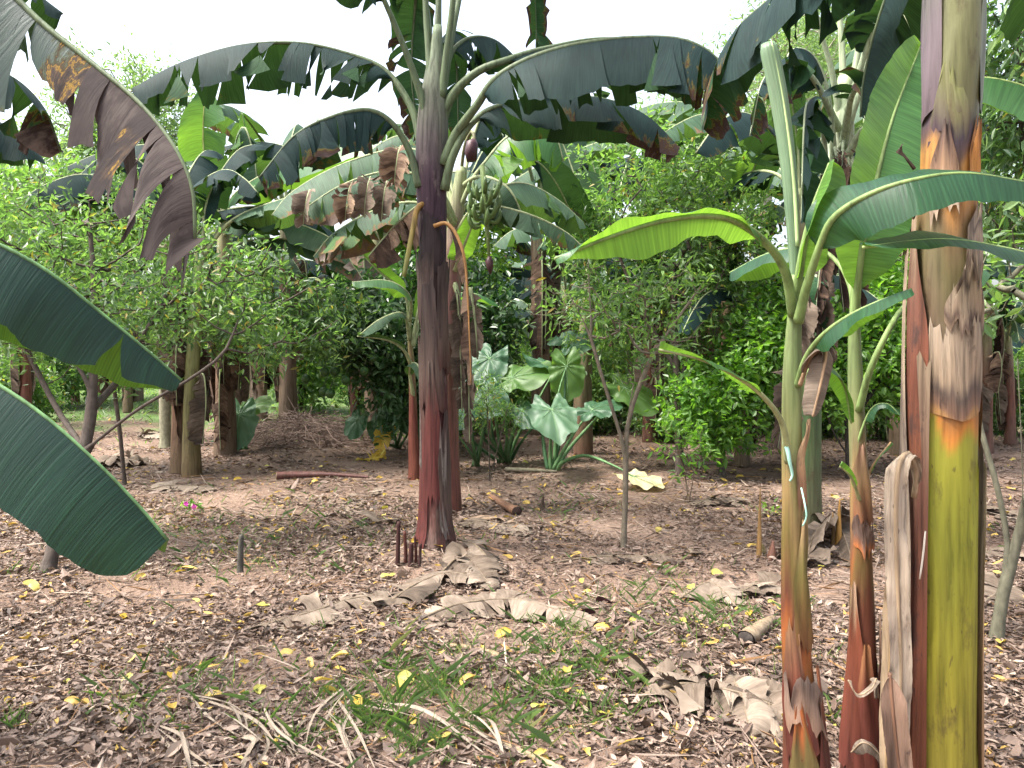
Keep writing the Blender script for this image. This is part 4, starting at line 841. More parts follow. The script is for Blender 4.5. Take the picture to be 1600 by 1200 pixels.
def small_sucker():
    Y = 8.6; b = G(648, 748); b[1] = Y; b[0] = (648-800)/F*Y; b[2] = float(gh(b[0], b[1]))
    p = thing('banana_sucker', b, 'slim young banana sucker with lime leaves just left of the dark red trunk', 'banana plant', 'young banana suckers')
    sp = [b-A([0, 0, .04]), P(646, 680, Y), P(644, 590, Y), P(640, 520, Y), P(638, 470, Y)]
    stem(sp, [.075, .06, .05, .04, .035, .025, .015], [(0, (.12, .04, .025)), (.4, (.13, .04, .03)), (.7, (.18, .14, .07)), (1, (.2, .28, .1))], MAT['stem'], p, b, seed=140)
    for k, (pts, W, ang, m) in enumerate([([(640, 510, Y), (636, 470, Y), (625, 448, 8.5), (595, 425, 8.4), (565, 395, 8.3), (537, 366, 8.3)], .17, (30, 25), 'leaf_young'),
        ([(640, 500, Y), (642, 470, 8.4), (630, 450, 8.2), (600, 437, 8.1), (550, 440, 8.0)], .14, (-30, -40), 'leaf_young'),
        ([(640, 530, Y), (634, 495, 8.4), (620, 488, 8.3), (590, 500, 8.2), (562, 522, 8.2)], .11, (-30, -30), 'leaf_far'),
        ([(643, 570, Y), (630, 545, 8.4), (605, 530, 8.3), (558, 524, 8.2)], .07, (30, 30), 'leaf_far'),
        ([(643, 540, Y), (652, 490, 8.6), (660, 440, 8.6), (664, 410, 8.6)], .05, (60, 60), 'leaf_young'),
        ([(645, 540, Y), (660, 490, 8.7), (690, 462, 8.8), (740, 458, 8.9), (778, 475, 9)], .12, (-25, -30), 'leaf_young'),
        ([(646, 620, Y), (640, 575, 8.4), (652, 568, 8.2), (662, 600, 8.1)], .07, (-20, -30), 'leaf_far')]):
        far_leaf(p, b, pts, W, m, pet=.3, ang=ang, grav=(.3, .3), seed=141+k)
small_sucker()

def left_pair():
    b = G(282, 742)
    p = thing('banana_plant', b, 'brown-barked banana plant of the close pair beyond the shrub, dry leaf skirt on its trunk', 'banana plant', ROWS)
    sp = [b-A([0, 0, .05]), b+A([0, 0, .9]), b+A([-.03, 0, 1.8]), b+A([-.05, 0, 2.8])]
    stem(sp, [.12, .10, .095, .09, .085, .07], [(0, (.13, .09, .05)), (.3, (.20, .11, .07)), (.7, (.19, .12, .08)), (1, (.2, .22, .1))], MAT['trunk_skin'], p, b, seed=150)
    c = b+A([-.05, 0, 2.7])
    rng = np.random.default_rng(3)
    def crown(p, b, c, n, L0, seed, mats=('leaf_far', 'leaf_dark'), W=.28, az0=0, ups=(35, 80)):
        rng = np.random.default_rng(seed)
        for k in range(n):
            a = az0+k*2.4+rng.uniform(-.3, .3); el = R(ups[1]-(ups[1]-ups[0])*k/max(1, n-1)+rng.uniform(-6, 6)); L = L0*rng.uniform(.85, 1.1)
            d = A([math.cos(a), math.sin(a), 0]); z = A([0, 0, 1.])
            dr = rng.uniform(.35, .75)
            pts = [c-z*.25*rng.random(), c+(d*math.cos(el)+z*math.sin(el))*L*.22]
            for q in (.45, .7, .88, 1.0):
                pts.append(c+d*math.cos(el)*L*q*1.05+z*(math.sin(el)*L*q-dr*L*q**2.6)+d*L*.22*q*q)
            far_leaf(p, b, A(pts), W*rng.uniform(.85, 1.1), mats[int(rng.integers(len(mats)))], px=False, pet=.2, ang=(-25-12*rng.random(), -25-12*rng.random()), grav=(.8, .8), tears=int(rng.integers(5, 16)), seed=seed*50+k, dead=(rng.uniform(-.05, .1), rng.uniform(0, .3), rng.uniform(0, .25)))
    def skirt(p, b, h, r, n, seed, z0=.35, z1=.9):
        rng = np.random.default_rng(seed)
        for k in range(n):
            a = rng.uniform(0, 6.28); d = A([math.cos(a), math.sin(a), 0]); z = h*rng.uniform(z0, z1)+.3; ln = h*rng.uniform(.25, .5)
            q = b+d*r
            far_leaf(p, b, A([q+A([0, 0, z]), q+d*.12+A([0, 0, z+.02]), q+d*.16+A([0, 0, z-.4*ln]), q+d*.1+A([0, 0, max(.08, z-ln)])]), .22*rng.uniform(.7, 1.3), ['leaf_dead', 'leaf_dead_brown'][k % 2], px=False, pet=.05, ang=(-40, -50), grav=(.5, .5), tears=8, rag=.2, seed=seed*40+k,
                     dead=(rng.uniform(.4, .6), .05, 0), name='dry_leaf', crumple=.02, S0=np.cross(d, [0, 0, 1]), rib=(.012, .004))
    globals()['crown'] = crown; globals()['skirt'] = skirt
    crown(p, b, c, 7, 2.2, 5, az0=1.); skirt(p, b, 2.2, .1, 5, 6, .5, .9)
    b = G(299, 746)
    p = thing('banana_plant', b, 'olive-green banana trunk of the close pair beyond the shrub, smoother than its brown twin', 'banana plant', ROWS)
    sp = [b-A([0, 0, .05]), b+A([0, 0, .9]), b+A([.03, .05, 1.8]), b+A([.08, .1, 2.7])]
    stem(sp, [.12, .09, .08, .075, .07, .05], [(0, (.13, .085, .045)), (.25, (.13, .115, .045)), (.7, (.12, .14, .05)), (1, (.2, .25, .1))], MAT['trunk_skin'], p, b, seed=151)
    crown(p, b, b+A([.08, .1, 2.6]), 6, 2.1, 7, az0=.2); skirt(p, b, 2.2, .1, 6, 8, .3, .8)
left_pair()

def left_upright():
    Y = 10.5; b = A([(352-800)/F*Y, Y, 0]); b[2] = float(gh(b[0], b[1]))
    p = thing('banana_plant', b, 'banana plant with upright leaves standing against the sky behind the close pair of trunks', 'banana plant', ROWS)
    sp = [b-A([0, 0, .05]), b+A([0, 0, 1]), b+A([0, 0, 2.0]), P(350, 300, Y)]
    stem(sp, [.16, .13, .12, .11, .10, .07], [(0, (.13, .09, .06)), (.5, (.2, .12, .08)), (1, (.25, .28, .15))], MAT['trunk_skin'], p, b, seed=152)
    def lf(pts, W, m='leaf_far', **k): return far_leaf(p, b, pts, W, m, **k)
    lf([(348, 330, Y), (326, 280, 10.4), (318, 230, 10.3), (318, 180, 10.2), (322, 130, 10.2)], .36, pet=.15, ang=(15, 15), seed=160, S0=(1, .2, 0), tears=3, m='leaf_young', ribcol=(.4, .45, .15))
    lf([(350, 330, Y), (362, 260, 10.4), (372, 210, 10.3), (384, 200, 10.2), (398, 250, 10.2), (402, 300, 10.2)], .3, pet=.15, ang=(-35, -35), seed=161, tears=9, m='leaf_far')
    lf([(352, 320, Y), (372, 260, 10.6), (382, 210, 10.6), (378, 175, 10.6)], .1, pet=.1, ang=(50, 50), seed=162, S0=(1, 0, 0), m='leaf_young')
    lf([(352, 330, Y), (370, 300, 9.8), (420, 268, 9.2), (480, 250, 8.8), (540, 228, 8.6), (600, 222, 8.5)], .33, pet=.12, ang=(-50, -25), seed=163, m='leaf_young', grav=(.4, .4))
    lf([(350, 370, Y), (365, 345, 10), (410, 338, 9.5), (470, 350, 9.2), (530, 380, 9), (555, 420, 8.9)], .3, pet=.1, ang=(-35, -40), seed=164, tears=9, dead=(.0, .2, .45), grav=(.6, .6))
    lf([(352, 400, Y), (375, 380, 10), (430, 372, 9.6), (490, 384, 9.3), (545, 408, 9.1), (570, 440, 9)], .26, pet=.1, ang=(-35, -40), seed=165, tears=9, dead=(.0, .25, .35), grav=(.6, .6))
    lf([(352, 330, Y), (340, 270, 10.8), (300, 230, 11), (250, 240, 11.2), (215, 290, 11.3)], .3, pet=.15, ang=(-30, -30), seed=166, tears=10)
    lf([(352, 330, Y), (330, 300, 10), (290, 270, 9.6), (255, 265, 9.4), (235, 300, 9.3)], .28, pet=.15, ang=(-35, -35), seed=167, tears=10, m='leaf_dark')
    skirt(p, b, 2.6, .12, 8, 12, .3, .9)
left_upright()

def right_far():
    # pale plant standing right of the middle, its leaves upright against the bright trees
    Y = 9.0; b = A([(930-800)/F*Y, Y+1.5, 0]); b[2] = float(gh(b[0], b[1]))
    p = thing('banana_plant', b, 'pale banana plant with tall upright leaves against the sky, behind the elephant ears', 'banana plant', ROWS)
    c = P(925, 400, 10.5)
    stem([b-A([0, 0, .05]), b+A([0, 0, 1]), c], [.14, .12, .10, .08], [(0, (.13, .07, .05)), (1, (.25, .28, .15))], MAT['trunk_skin'], p, b, seed=170)
    def lf(pts, W, m='leaf_far', **k): return far_leaf(p, b, pts, W, m, **k)
    lf([(925, 400, 10.5), (915, 340, 10.3), (900, 280, 10.2), (880, 225, 10.2), (862, 185, 10.2)], .38, pet=.1, ang=(10, 10), seed=171, S0=(1, 0, .3), tears=6)
    lf([(922, 400, 10.5), (900, 350, 9.5), (872, 290, 9.0), (845, 255, 8.8), (820, 246, 8.7)], .28, pet=.1, ang=(10, -20), seed=172, S0=(.6, 0, .8), m='leaf_dark', tears=2)
    lf([(925, 400, 10.5), (940, 340, 10.6), (935, 290, 10.7), (925, 250, 10.7)], .16, pet=.1, ang=(20, 20), seed=173, S0=(1, 0, 0), m='leaf_young')
    lf([(925, 400, 10.5), (890, 370, 10.2), (845, 350, 10), (800, 360, 9.8), (770, 385, 9.8)], .3, pet=.1, ang=(-25, -30), seed=174, tears=10)
    lf([(925, 400, 10.5), (960, 350, 10.2), (1010, 330, 10), (1050, 350, 9.8), (1070, 390, 9.8)], .3, pet=.1, ang=(-25, -30), seed=175, tears=10)
    b = A([(1135-800)/F*11, 11., 0]); b[2] = float(gh(b[0], b[1]))
    p = thing('banana_plant', b, 'banana plant with an orange dying leaf hanging down its trunk, behind the bright green shrub', 'banana plant', ROWS)
    cp = (1140, 330, 11); c = P(*cp)
    stem([b-A([0, 0, .05]), b+A([0, 0, 1]), b+A([0, 0, 2]), c], [.14, .12, .10, .10, .08], [(0, (.13, .07, .05)), (.6, (.2, .14, .08)), (1, (.25, .28, .15))], MAT['trunk_skin'], p, b, seed=176)
    lf([cp, (1125, 270, 10.8), (1100, 215, 10.6), (1075, 170, 10.5), (1050, 130, 10.4)], .32, pet=.1, ang=(10, 10), seed=177, S0=(1, 0, .4), tears=2, m='leaf_far')
    lf([cp, (1142, 290, 11), (1140, 250, 11), (1136, 215, 11)], .12, pet=.1, ang=(60, 60), seed=178, S0=(1, 0, 0), tears=4, dead=(.2, .3, .3))
    lf([cp, (1160, 300, 10.8), (1185, 245, 10.7), (1205, 200, 10.6), (1215, 170, 10.6)], .34, pet=.1, ang=(15, 15), seed=179, S0=(1, 0, .1), m='leaf_young')
    lf([cp, (1110, 310, 10.6), (1070, 290, 10.2), (1030, 300, 10), (1000, 330, 9.8)], .3, pet=.1, ang=(-30, -30), seed=180, tears=12, dead=(0, .3, .1))
    lf([cp, (1170, 330, 10.6), (1215, 320, 10.4), (1250, 350, 10.2)], .26, pet=.1, ang=(-30, -30), seed=181, tears=9, dead=(.2, .2, .1))
    lf([(1132, 385, 10.8), (1122, 395, 10.6), (1120, 430, 10.55), (1116, 490, 10.6)], .12, m='leaf_yellow', pet=.05, ang=(-30, -50), grav=(.4, .4), seed=182, tears=5, name='dry_leaf', crumple=.02, S0=(1, -.2, 0), dead=(.05, .15, .1), label='orange dying leaf hanging down the trunk')
    lf([(1135, 430, 10.8), (1110, 440, 10.6), (1100, 500, 10.5), (1110, 570, 10.5)], .16, m='leaf_dead_brown', pet=.05, ang=(-40, -50), grav=(.5, .5), seed=183, tears=9, name='dry_leaf', crumple=.03, S0=(1, -.2, 0), dead=(.5, 0, 0), rag=.2)
    lf([(1145, 470, 10.8), (1150, 480, 10.6), (1150, 560, 10.5), (1140, 640, 10.5)], .16, m='leaf_dead', pet=.05, ang=(-40, -50), grav=(.5, .5), seed=184, tears=9, name='dry_leaf', crumple=.03, S0=(1, -.2, 0), dead=(.5, 0, 0), rag=.2)
right_far()

# prototypes for the rows behind, copied
def generic(b, h, r, n, L, seed, cols, nsk, label, ups=(30, 78)):
    b = A(b, float); b[2] = float(gh(b[0], b[1]))
    p = thing('banana_plant', b, label, 'banana plant', ROWS)
    rng = np.random.default_rng(seed); lx, ly = rng.uniform(-.1, .1, 2)
    stem([b-A([0, 0, .05]), b+A([0, 0, h*.35]), b+A([lx*.5, ly*.5, h*.7]), b+A([lx, ly, h])], [r*1.15, r, r*.95, r*.9, r*.8, r*.6], cols, MAT['trunk_skin'], p, b, seed=seed, n=14, m=30)
    crown(p, b, b+A([lx, ly, h*.97]), n, L, seed, az0=seed)
    if nsk: skirt(p, b, h, r, nsk, seed, .3, .9)
    return p
redc = [(0, (.11, .06, .045)), (.4, (.14, .055, .036)), (.7, (.13, .085, .06)), (1, (.22, .25, .12))]
brnc = [(0, (.12, .09, .06)), (.4, (.2, .14, .1)), (.7, (.17, .11, .08)), (1, (.22, .25, .12))]
gren = [(0, (.15, .11, .06)), (.4, (.17, .16, .07)), (1, (.2, .25, .1))]
gx = lambda px, Y: ((px-800)/F*Y, Y, 0)
pr = [generic(gx(365, 13.5), 2.6, .115, 9, 2.3, 21, brnc, 11, 'brown banana trunk wrapped in a thick skirt of grey dead leaves, beside the brush pile'),
      generic(gx(1541, 11.), 2.0, .085, 8, 2.0, 22, redc, 5, 'reddish banana trunk with a dead leaf skirt, upright behind the grey forked sapling'),
      generic(gx(835, 19.), 2.9, .11, 9, 2.4, 23, brnc, 4, 'slim brown banana trunk seen through the thin sapling, far behind the elephant ears'),
      generic(gx(448, 16.), 2.5, .115, 9, 2.3, 24, redc, 6, 'orange-red banana trunk just beyond the brush pile')]
spots = [(408, 15., 0, 1.0, 'dark banana trunk in dead leaf rags between the grey-skirted one and the orange-red one'),
         (1578, 11.6, 3, .66, 'leaning reddish banana trunk, rightmost of those behind the forked sapling'),
         (1160, 9.7, 0, .78, 'banana trunk with pale shredded base under the bright green shrub'),
         (118, 20., 1, 1.1, 'red-brown banana trunk in the sunny gap under the low dark green leaf'),
         (158, 21., 3, 1.1, 'second red-brown banana trunk in the sunny gap, right of the brightest red one'),
         (900, 17., 2, .95, 'banana trunk deep behind the elephant ears, its crown above their leaves'),
         (690, 15., 0, 1.0, 'banana plant hidden behind the citrus tree and the dark red trunk'),
         (1480, 14., 2, 1.0, 'banana plant behind the thick yellow trunk, crown of pale leaves')]
for x, Y, k, s, lab in spots:
    q = gx(x, Y); dup(pr[k], (q[0], q[1], float(gh(q[0], q[1]))), rotz=x*.7, scale=s, label=lab)
MIDL = 'one of the banana trunks in dead leaf rags in the middle rows'
rng = np.random.default_rng(21)
for i, (x, Y) in enumerate([(470, 17.5), (555, 14.5), (590, 17), (770, 12.5), (880, 13.5), (1015, 12.2), (1085, 14), (1235, 12), (1385, 12.5), (40, 14), (1455, 11.2), (1620, 14), (-70, 12), (960, 15.5), (200, 17)]):
    q = gx(x, Y); dup(pr[(0, 3, 0, 1)[i % 4]], (q[0], q[1], float(gh(q[0], q[1]))), rotz=rng.uniform(0, 6), scale=rng.uniform(.8, 1.0), label=MIDL, group='banana plants in the middle rows')
TALL = [(585, 11.8, 1.3, 'tall banana crown behind the citrus tree, left of the dark red trunk'), (845, 12.8, 1.4, 'tall banana crown behind the fruiting plant, right of the dark red trunk'), (1015, 13.5, 1.45, 'tall banana crown over the bushy mid-green tree'),
        (1245, 9.6, 1.2, 'tall banana crown right behind the spear-leaved sucker'), (1410, 10.5, 1.35, 'tall banana crown behind the broad upright lime leaf'), (450, 13.2, 1.35, 'tall banana crown over the brush pile'), (1115, 14.5, 1.5, 'tall banana crown behind the orange dying leaf')]
for i, (x, Y, s, lab) in enumerate(TALL):
    q = gx(x, Y); dup(pr[(0, 2, 0, 2)[i % 4]], (q[0], q[1], float(gh(q[0], q[1]))), rotz=i*1.9+.4, scale=s, label=lab)
DEEP = 'one of the dim banana plants deep in the back rows of the plantation'
rng = np.random.default_rng(11)
for i, x in enumerate([-150, 20, 215, 300, 480, 560, 620, 760, 830, 960, 1020, 1100, 1210, 1290, 1380, 1450, 1620, 1700, -60, 130, 520, 700, 880, 1050, 1330, 1550]):
    Y = (22+rng.uniform(-2, 4)) if i < 18 else 30+rng.uniform(-2, 3)
    q = gx(x, Y); dup(pr[i % 4], (q[0], q[1], float(gh(q[0], q[1]))), rotz=rng.uniform(0, 6), scale=rng.uniform(.9, 1.25), label=DEEP, group='banana plants in the back rows')

# ------------------------------------------------------------------ shrubs and trees
bark = MAT['bark']
SH = 'shrubs and saplings of the plantation'
DK = (.075, .06, .05)
def T(*a, **k): return tree(*a, **k)
g0 = G(75, 893)
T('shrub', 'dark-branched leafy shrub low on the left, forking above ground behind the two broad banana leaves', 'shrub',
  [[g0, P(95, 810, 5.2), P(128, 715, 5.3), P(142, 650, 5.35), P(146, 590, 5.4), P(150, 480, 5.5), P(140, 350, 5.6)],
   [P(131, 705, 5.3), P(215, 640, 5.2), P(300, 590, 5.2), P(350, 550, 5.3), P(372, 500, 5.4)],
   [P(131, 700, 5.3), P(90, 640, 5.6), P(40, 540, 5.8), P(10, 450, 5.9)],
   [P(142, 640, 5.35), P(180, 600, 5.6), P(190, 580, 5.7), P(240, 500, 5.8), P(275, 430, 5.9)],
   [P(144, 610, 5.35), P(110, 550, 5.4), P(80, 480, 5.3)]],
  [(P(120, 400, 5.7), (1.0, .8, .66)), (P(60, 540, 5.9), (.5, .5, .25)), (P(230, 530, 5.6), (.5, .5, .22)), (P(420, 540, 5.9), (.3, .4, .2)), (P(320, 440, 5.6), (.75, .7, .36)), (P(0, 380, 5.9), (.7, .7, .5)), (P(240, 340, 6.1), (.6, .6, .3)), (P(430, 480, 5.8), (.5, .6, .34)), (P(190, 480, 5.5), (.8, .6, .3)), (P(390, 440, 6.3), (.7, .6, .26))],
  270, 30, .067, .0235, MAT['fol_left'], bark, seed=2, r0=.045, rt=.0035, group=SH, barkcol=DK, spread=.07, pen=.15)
T('shrub', 'small leaning sapling stem right of the low forking shrub, thin and dark', 'shrub', [G(195, 757), P(188, 680, 8.2), P(178, 600, 8.1), P(175, 540, 8.0)],
  [(P(180, 500, 8), (.5, .4, .4)), (P(170, 600, 8), (.25, .2, .3))], 40, 14, .11, .035, MAT['fol_left'], bark, seed=3, r0=.022, group=SH, barkcol=DK)
T('shrub', 'soft green shrub between the close pair of trunks and the citrus tree', 'shrub', [G(340, 700), P(350, 600, 11), P(370, 520, 10.8), P(400, 450, 10.5)],
  [(P(420, 490, 9.6), (1.2, .7, .42)), (P(330, 490, 9.9), (.8, .6, .5)), (P(500, 500, 9.6), (.55, .5, .5)), (P(450, 520, 9), (.7, .5, .4))], 190, 26, .10, .034, MAT['fol_left'], bark, seed=4, r0=.05, group=SH, barkcol=DK, pen=.1, spread=.12)
T('shrub', 'leafy shrub filling the far left edge behind the forking one', 'shrub', [gx(-60, 8.5), P(-55, 500, 8.5), P(-40, 350, 8.5)],
  [(P(-20, 380, 8.5), (1.2, .9, 1.2)), (P(120, 330, 9), (1.1, .8, .8)), (P(60, 480, 9), (.8, .6, .5))], 180, 22, .13, .045, MAT['fol_mid'], bark, seed=5, r0=.05, group=SH, barkcol=DK, spread=.13)
# citrus with green fruit
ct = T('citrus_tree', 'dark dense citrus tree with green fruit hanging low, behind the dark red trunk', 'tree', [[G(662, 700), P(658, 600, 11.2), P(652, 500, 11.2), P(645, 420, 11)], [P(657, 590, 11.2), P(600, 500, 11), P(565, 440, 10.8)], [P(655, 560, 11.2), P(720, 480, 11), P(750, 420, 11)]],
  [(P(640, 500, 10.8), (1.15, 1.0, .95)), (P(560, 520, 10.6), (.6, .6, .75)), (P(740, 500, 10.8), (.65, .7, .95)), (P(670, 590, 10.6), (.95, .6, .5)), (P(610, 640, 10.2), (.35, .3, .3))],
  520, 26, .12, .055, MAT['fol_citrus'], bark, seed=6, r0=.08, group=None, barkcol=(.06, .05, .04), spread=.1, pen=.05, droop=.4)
for k, (x, y, Y) in enumerate([(507, 581, 9.8), (523, 581, 9.9), (540, 594, 9.8), (569, 580, 9.9), (516, 615, 9.8), (506, 612, 9.9), (478, 592, 10), (585, 560, 10)]):
    c = P(x, y, Y); th = np.linspace(.03, math.pi-.03, 12); r = .062
    pts = np.stack([0*th, 0*th, np.cos(th)*r], 1)+c
    fr = MB(); v, f = tube(pts, np.sin(th)*r*(1+.03*np.cos(th)), 14); fr.add(v, f); o = fr.build('fruit', MAT['fruit'], ct, ct.location)
    st = MB(); v, f = tube(A([c+A([0, 0, r*.95]), c+A([.02, .05, .16]), c+A([.06, .3, .34]), P(600, 560, 10.6)]), .005, 5); st.add(v, f, c=(.08, .09, .05)); st.build('fruit_stalk', MAT['stem'], o, ct.location)
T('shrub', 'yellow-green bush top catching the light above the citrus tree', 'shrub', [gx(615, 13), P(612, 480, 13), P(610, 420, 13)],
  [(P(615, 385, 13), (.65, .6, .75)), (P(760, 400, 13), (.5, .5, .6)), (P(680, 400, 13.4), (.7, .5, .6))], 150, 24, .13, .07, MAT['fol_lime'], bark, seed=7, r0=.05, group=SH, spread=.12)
# thin sapling in the open
T('sapling', 'thin bare-stemmed sapling in the open, forking above the fallen yellowing elephant ear leaf', 'sapling', [[G(974, 852), P(977, 780, 5.8), P(978, 700, 5.8), P(982, 650, 5.8), P(990, 600, 5.8)], [P(977, 705, 5.8), P(960, 650, 5.75), P(938, 580, 5.7), P(920, 520, 5.7), P(890, 460, 5.7)],
  [P(980, 660, 5.8), P(1000, 600, 5.8), P(1030, 540, 5.8), P(1100, 440, 5.9)], [P(925, 535, 5.7), P(922, 470, 5.7), P(918, 400, 5.8)]],
  [(P(930, 470, 5.8), (.45, .45, .38)), (P(1010, 500, 5.9), (.5, .5, .4)), (P(1085, 450, 6.0), (.35, .4, .3)), (P(860, 480, 5.9), (.25, .3, .25)), (P(980, 580, 5.8), (.35, .35, .15))],
  95, 8, .08, .024, MAT['fol_mid'], bark, seed=8, r0=.022, rt=.003, group=SH, barkcol=(.13, .11, .08), spread=.06, pen=.12)
T('tree', 'bushy mid-green tree right of the middle with a rounded top below the hanging dark leaves', 'tree', [[G(1062, 742), P(1060, 640, 9), P(1055, 520, 9), P(1050, 400, 9)], [P(1060, 600, 9), P(1100, 500, 9), P(1140, 400, 9)], [P(1058, 580, 9), P(1000, 480, 9), P(960, 380, 9)]],
  [(P(1010, 270, 9.2), (.85, .8, .7)), (P(1090, 260, 9.3), (.6, .6, .5)), (P(1060, 400, 9.2), (1.2, .8, .9)), (P(930, 360, 9.4), (.7, .6, .6)), (P(1150, 420, 9.4), (.75, .7, .8)), (P(1000, 500, 9.4), (1.1, .7, .65)), (P(1150, 330, 9.5), (.6, .5, .4))],
  460, 26, .095, .033, MAT['fol_mid'], bark, seed=9, r0=.05, group=None, barkcol=DK, spread=.12, pen=.08)
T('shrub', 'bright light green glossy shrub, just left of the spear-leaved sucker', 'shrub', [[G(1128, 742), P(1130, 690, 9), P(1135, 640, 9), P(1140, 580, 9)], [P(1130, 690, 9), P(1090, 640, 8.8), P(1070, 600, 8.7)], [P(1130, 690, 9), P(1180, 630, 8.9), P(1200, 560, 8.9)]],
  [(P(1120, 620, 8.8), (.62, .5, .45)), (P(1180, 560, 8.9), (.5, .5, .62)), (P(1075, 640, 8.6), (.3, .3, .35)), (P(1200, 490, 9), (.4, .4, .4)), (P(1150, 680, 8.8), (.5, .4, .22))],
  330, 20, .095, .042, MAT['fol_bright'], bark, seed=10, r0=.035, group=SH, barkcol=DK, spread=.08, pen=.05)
T('shrub', 'low wispy weed with a few bright leaves, below the bright glossy shrub', 'shrub', [[G(1076, 790), P(1070, 740, 7.3), P(1055, 690, 7.2)], [G(1076, 790), P(1085, 740, 7.2), P(1095, 690, 7.2)]],
  [(P(1062, 700, 7.2), (.2, .2, .25)), (P(1095, 700, 7.2), (.2, .2, .2)), (P(1050, 660, 7.2), (.15, .15, .15))], 34, 8, .085, .028, MAT['fol_bright'], bark, seed=11, r0=.008, rt=.002, group=SH, barkcol=(.14, .10, .07), spread=.04)
T('shrub', 'dark-stemmed glossy shrub between the pair of suckers and the thick yellow trunk', 'shrub', [[G(1330, 745), P(1328, 680, 8.8), P(1326, 600, 8.8), P(1330, 520, 8.8)], [P(1330, 720, 8.8), P(1300, 670, 8.8), P(1285, 610, 8.8)], [P(1328, 660, 8.8), P(1370, 600, 8.9), P(1395, 540, 9)]],
  [(P(1360, 540, 8.9), (.75, .6, .75)), (P(1400, 460, 9.2), (.6, .6, .6)), (P(1310, 600, 8.9), (.45, .5, .4)), (P(1420, 600, 9), (.35, .4, .5)), (P(1300, 500, 9.2), (.4, .4, .5))],
  380, 22, .10, .046, MAT['fol_bright'], bark, seed=12, r0=.055, group=SH, barkcol=(.035, .03, .028), spread=.09, pen=.05)
T('tree', 'leafy tree right of the thick yellow trunk with thin drooping twigs', 'tree', [[gx(1640, 6.2), P(1640, 600, 6.2), P(1630, 400, 6.2), P(1600, 200, 6.2), P(1590, 60, 6.3)], [P(1635, 450, 6.2), P(1580, 380, 6.1), P(1540, 330, 6.0)]],
  [(P(1590, 60, 6.3), (.75, .9, .65)), (P(1570, 220, 6.1), (.5, .6, .55)), (P(1600, 340, 6.2), (.55, .6, .5)), (P(1680, 200, 6.2), (.8, .9, 1.1)), (P(1560, 330, 6.0), (.3, .4, .35))],
  330, 16, .12, .036, MAT['fol_left'], bark, seed=13, r0=.05, group=None, barkcol=DK, spread=.09, droop=.9, up=-.2)
T('sapling', 'grey forked sapling leaning at the right edge of the litter, two slim bare stems', 'sapling', [[G(1557, 1004), P(1567, 930, 3.88), P(1580, 880, 3.88), P(1602, 800, 3.85), P(1640, 650, 3.8), P(1660, 500, 3.8)], [P(1577, 890, 3.88), P(1572, 830, 3.9), P(1558, 760, 3.92), P(1530, 660, 3.98), P(1516, 580, 4.0), P(1512, 500, 4.0)], [P(1598, 810, 3.85), P(1597, 720, 3.8), P(1590, 560, 3.8)]],
  [(P(1560, 430, 4.1), (.25, .3, .3)), (P(1650, 430, 4.0), (.4, .4, .4)), (P(1530, 480, 4.1), (.12, .2, .2))], 40, 7, .09, .035, MAT['fol_left'], bark, seed=14, r0=.030, rt=.0025, group=SH, barkcol=(.12, .115, .08), spread=.06, pen=.1)
T('tree', 'slim grey-barked tree trunk left of the close banana pair, straight and clear of leaves', 'tree', [G(259, 697), P(258, 620, 11.5), P(259, 520, 11.5), P(262, 420, 11.5)], [(P(262, 360, 11.5), (1.3, 1, .9))], 120, 20, .13, .045, MAT['fol_mid'], bark, seed=15, r0=.085, rt=.006, group=None, barkcol=(.20, .19, .13))
for k, (x, lab) in enumerate([(24, 'pale-barked slim trunk in the sunny gap, leftmost of the white ones'), (62, 'pale-barked slim trunk in the sunny gap, middle of the white ones'), (142, 'pale-barked slim trunk in the sunny gap, just left of the red banana trunks')]):
    if k == 0: pale = T('pale_tree', lab, 'tree', [gx(24, 18), P(24, 560, 18), P(26, 440, 18), P(20, 300, 18)], [(P(22, 320, 18), (2.2, 1.8, 1.6))], 130, 24, .17, .07, MAT['fol_mid'], bark, seed=16, r0=.13, rt=.008, group='pale trunks in the sunny gap', barkcol=(.42, .41, .37), spread=.2, step=.25)
    else: q = gx(x, 18+k); dup(pale, (q[0], q[1], 0), rotz=k*2., scale=.95, label=lab)
# the tall trees far behind
ft = T('tall_tree', 'tall pale airy tree rising over the plantation behind the half-dead brown leaf', 'tree', [gx(190, 34), P(195, 420, 34), P(200, 260, 34), P(205, 150, 34)],
  [(P(190, 150, 34), (3.0, 2.5, 2.0)), (P(260, 190, 34), (2.6, 2.2, 1.6)), (P(120, 210, 34), (2.5, 2.2, 2.0)), (P(200, 260, 34), (4, 3, 2))], 420, 30, .24, .085, MAT['fol_far'], bark, seed=17, r0=.25, rt=.012, group='tall trees behind the plantation', barkcol=(.2, .18, .16), spread=.32, step=.4)
fe = T('tall_tree', 'feathery pale green tree seen between the hanging dark leaf and the pale upper stem', 'tree', [gx(1190, 17), P(1195, 420, 17), P(1200, 240, 17), P(1210, 80, 17)],
  [(P(1180, 170, 17), (2.4, 2, 1.8)), (P(1270, 60, 17), (1.8, 1.8, 1.6)), (P(1100, 230, 17), (1.5, 1.5, 1.2)), (P(1330, 160, 17), (1.4, 1.4, 1.6)), (P(1060, 170, 17), (1., 1., .6))], 420, 30, .13, .036, MAT['fol_far'], bark, seed=18, r0=.12, rt=.007, group='tall trees behind the plantation', barkcol=(.3, .28, .22), spread=.22, step=.25)
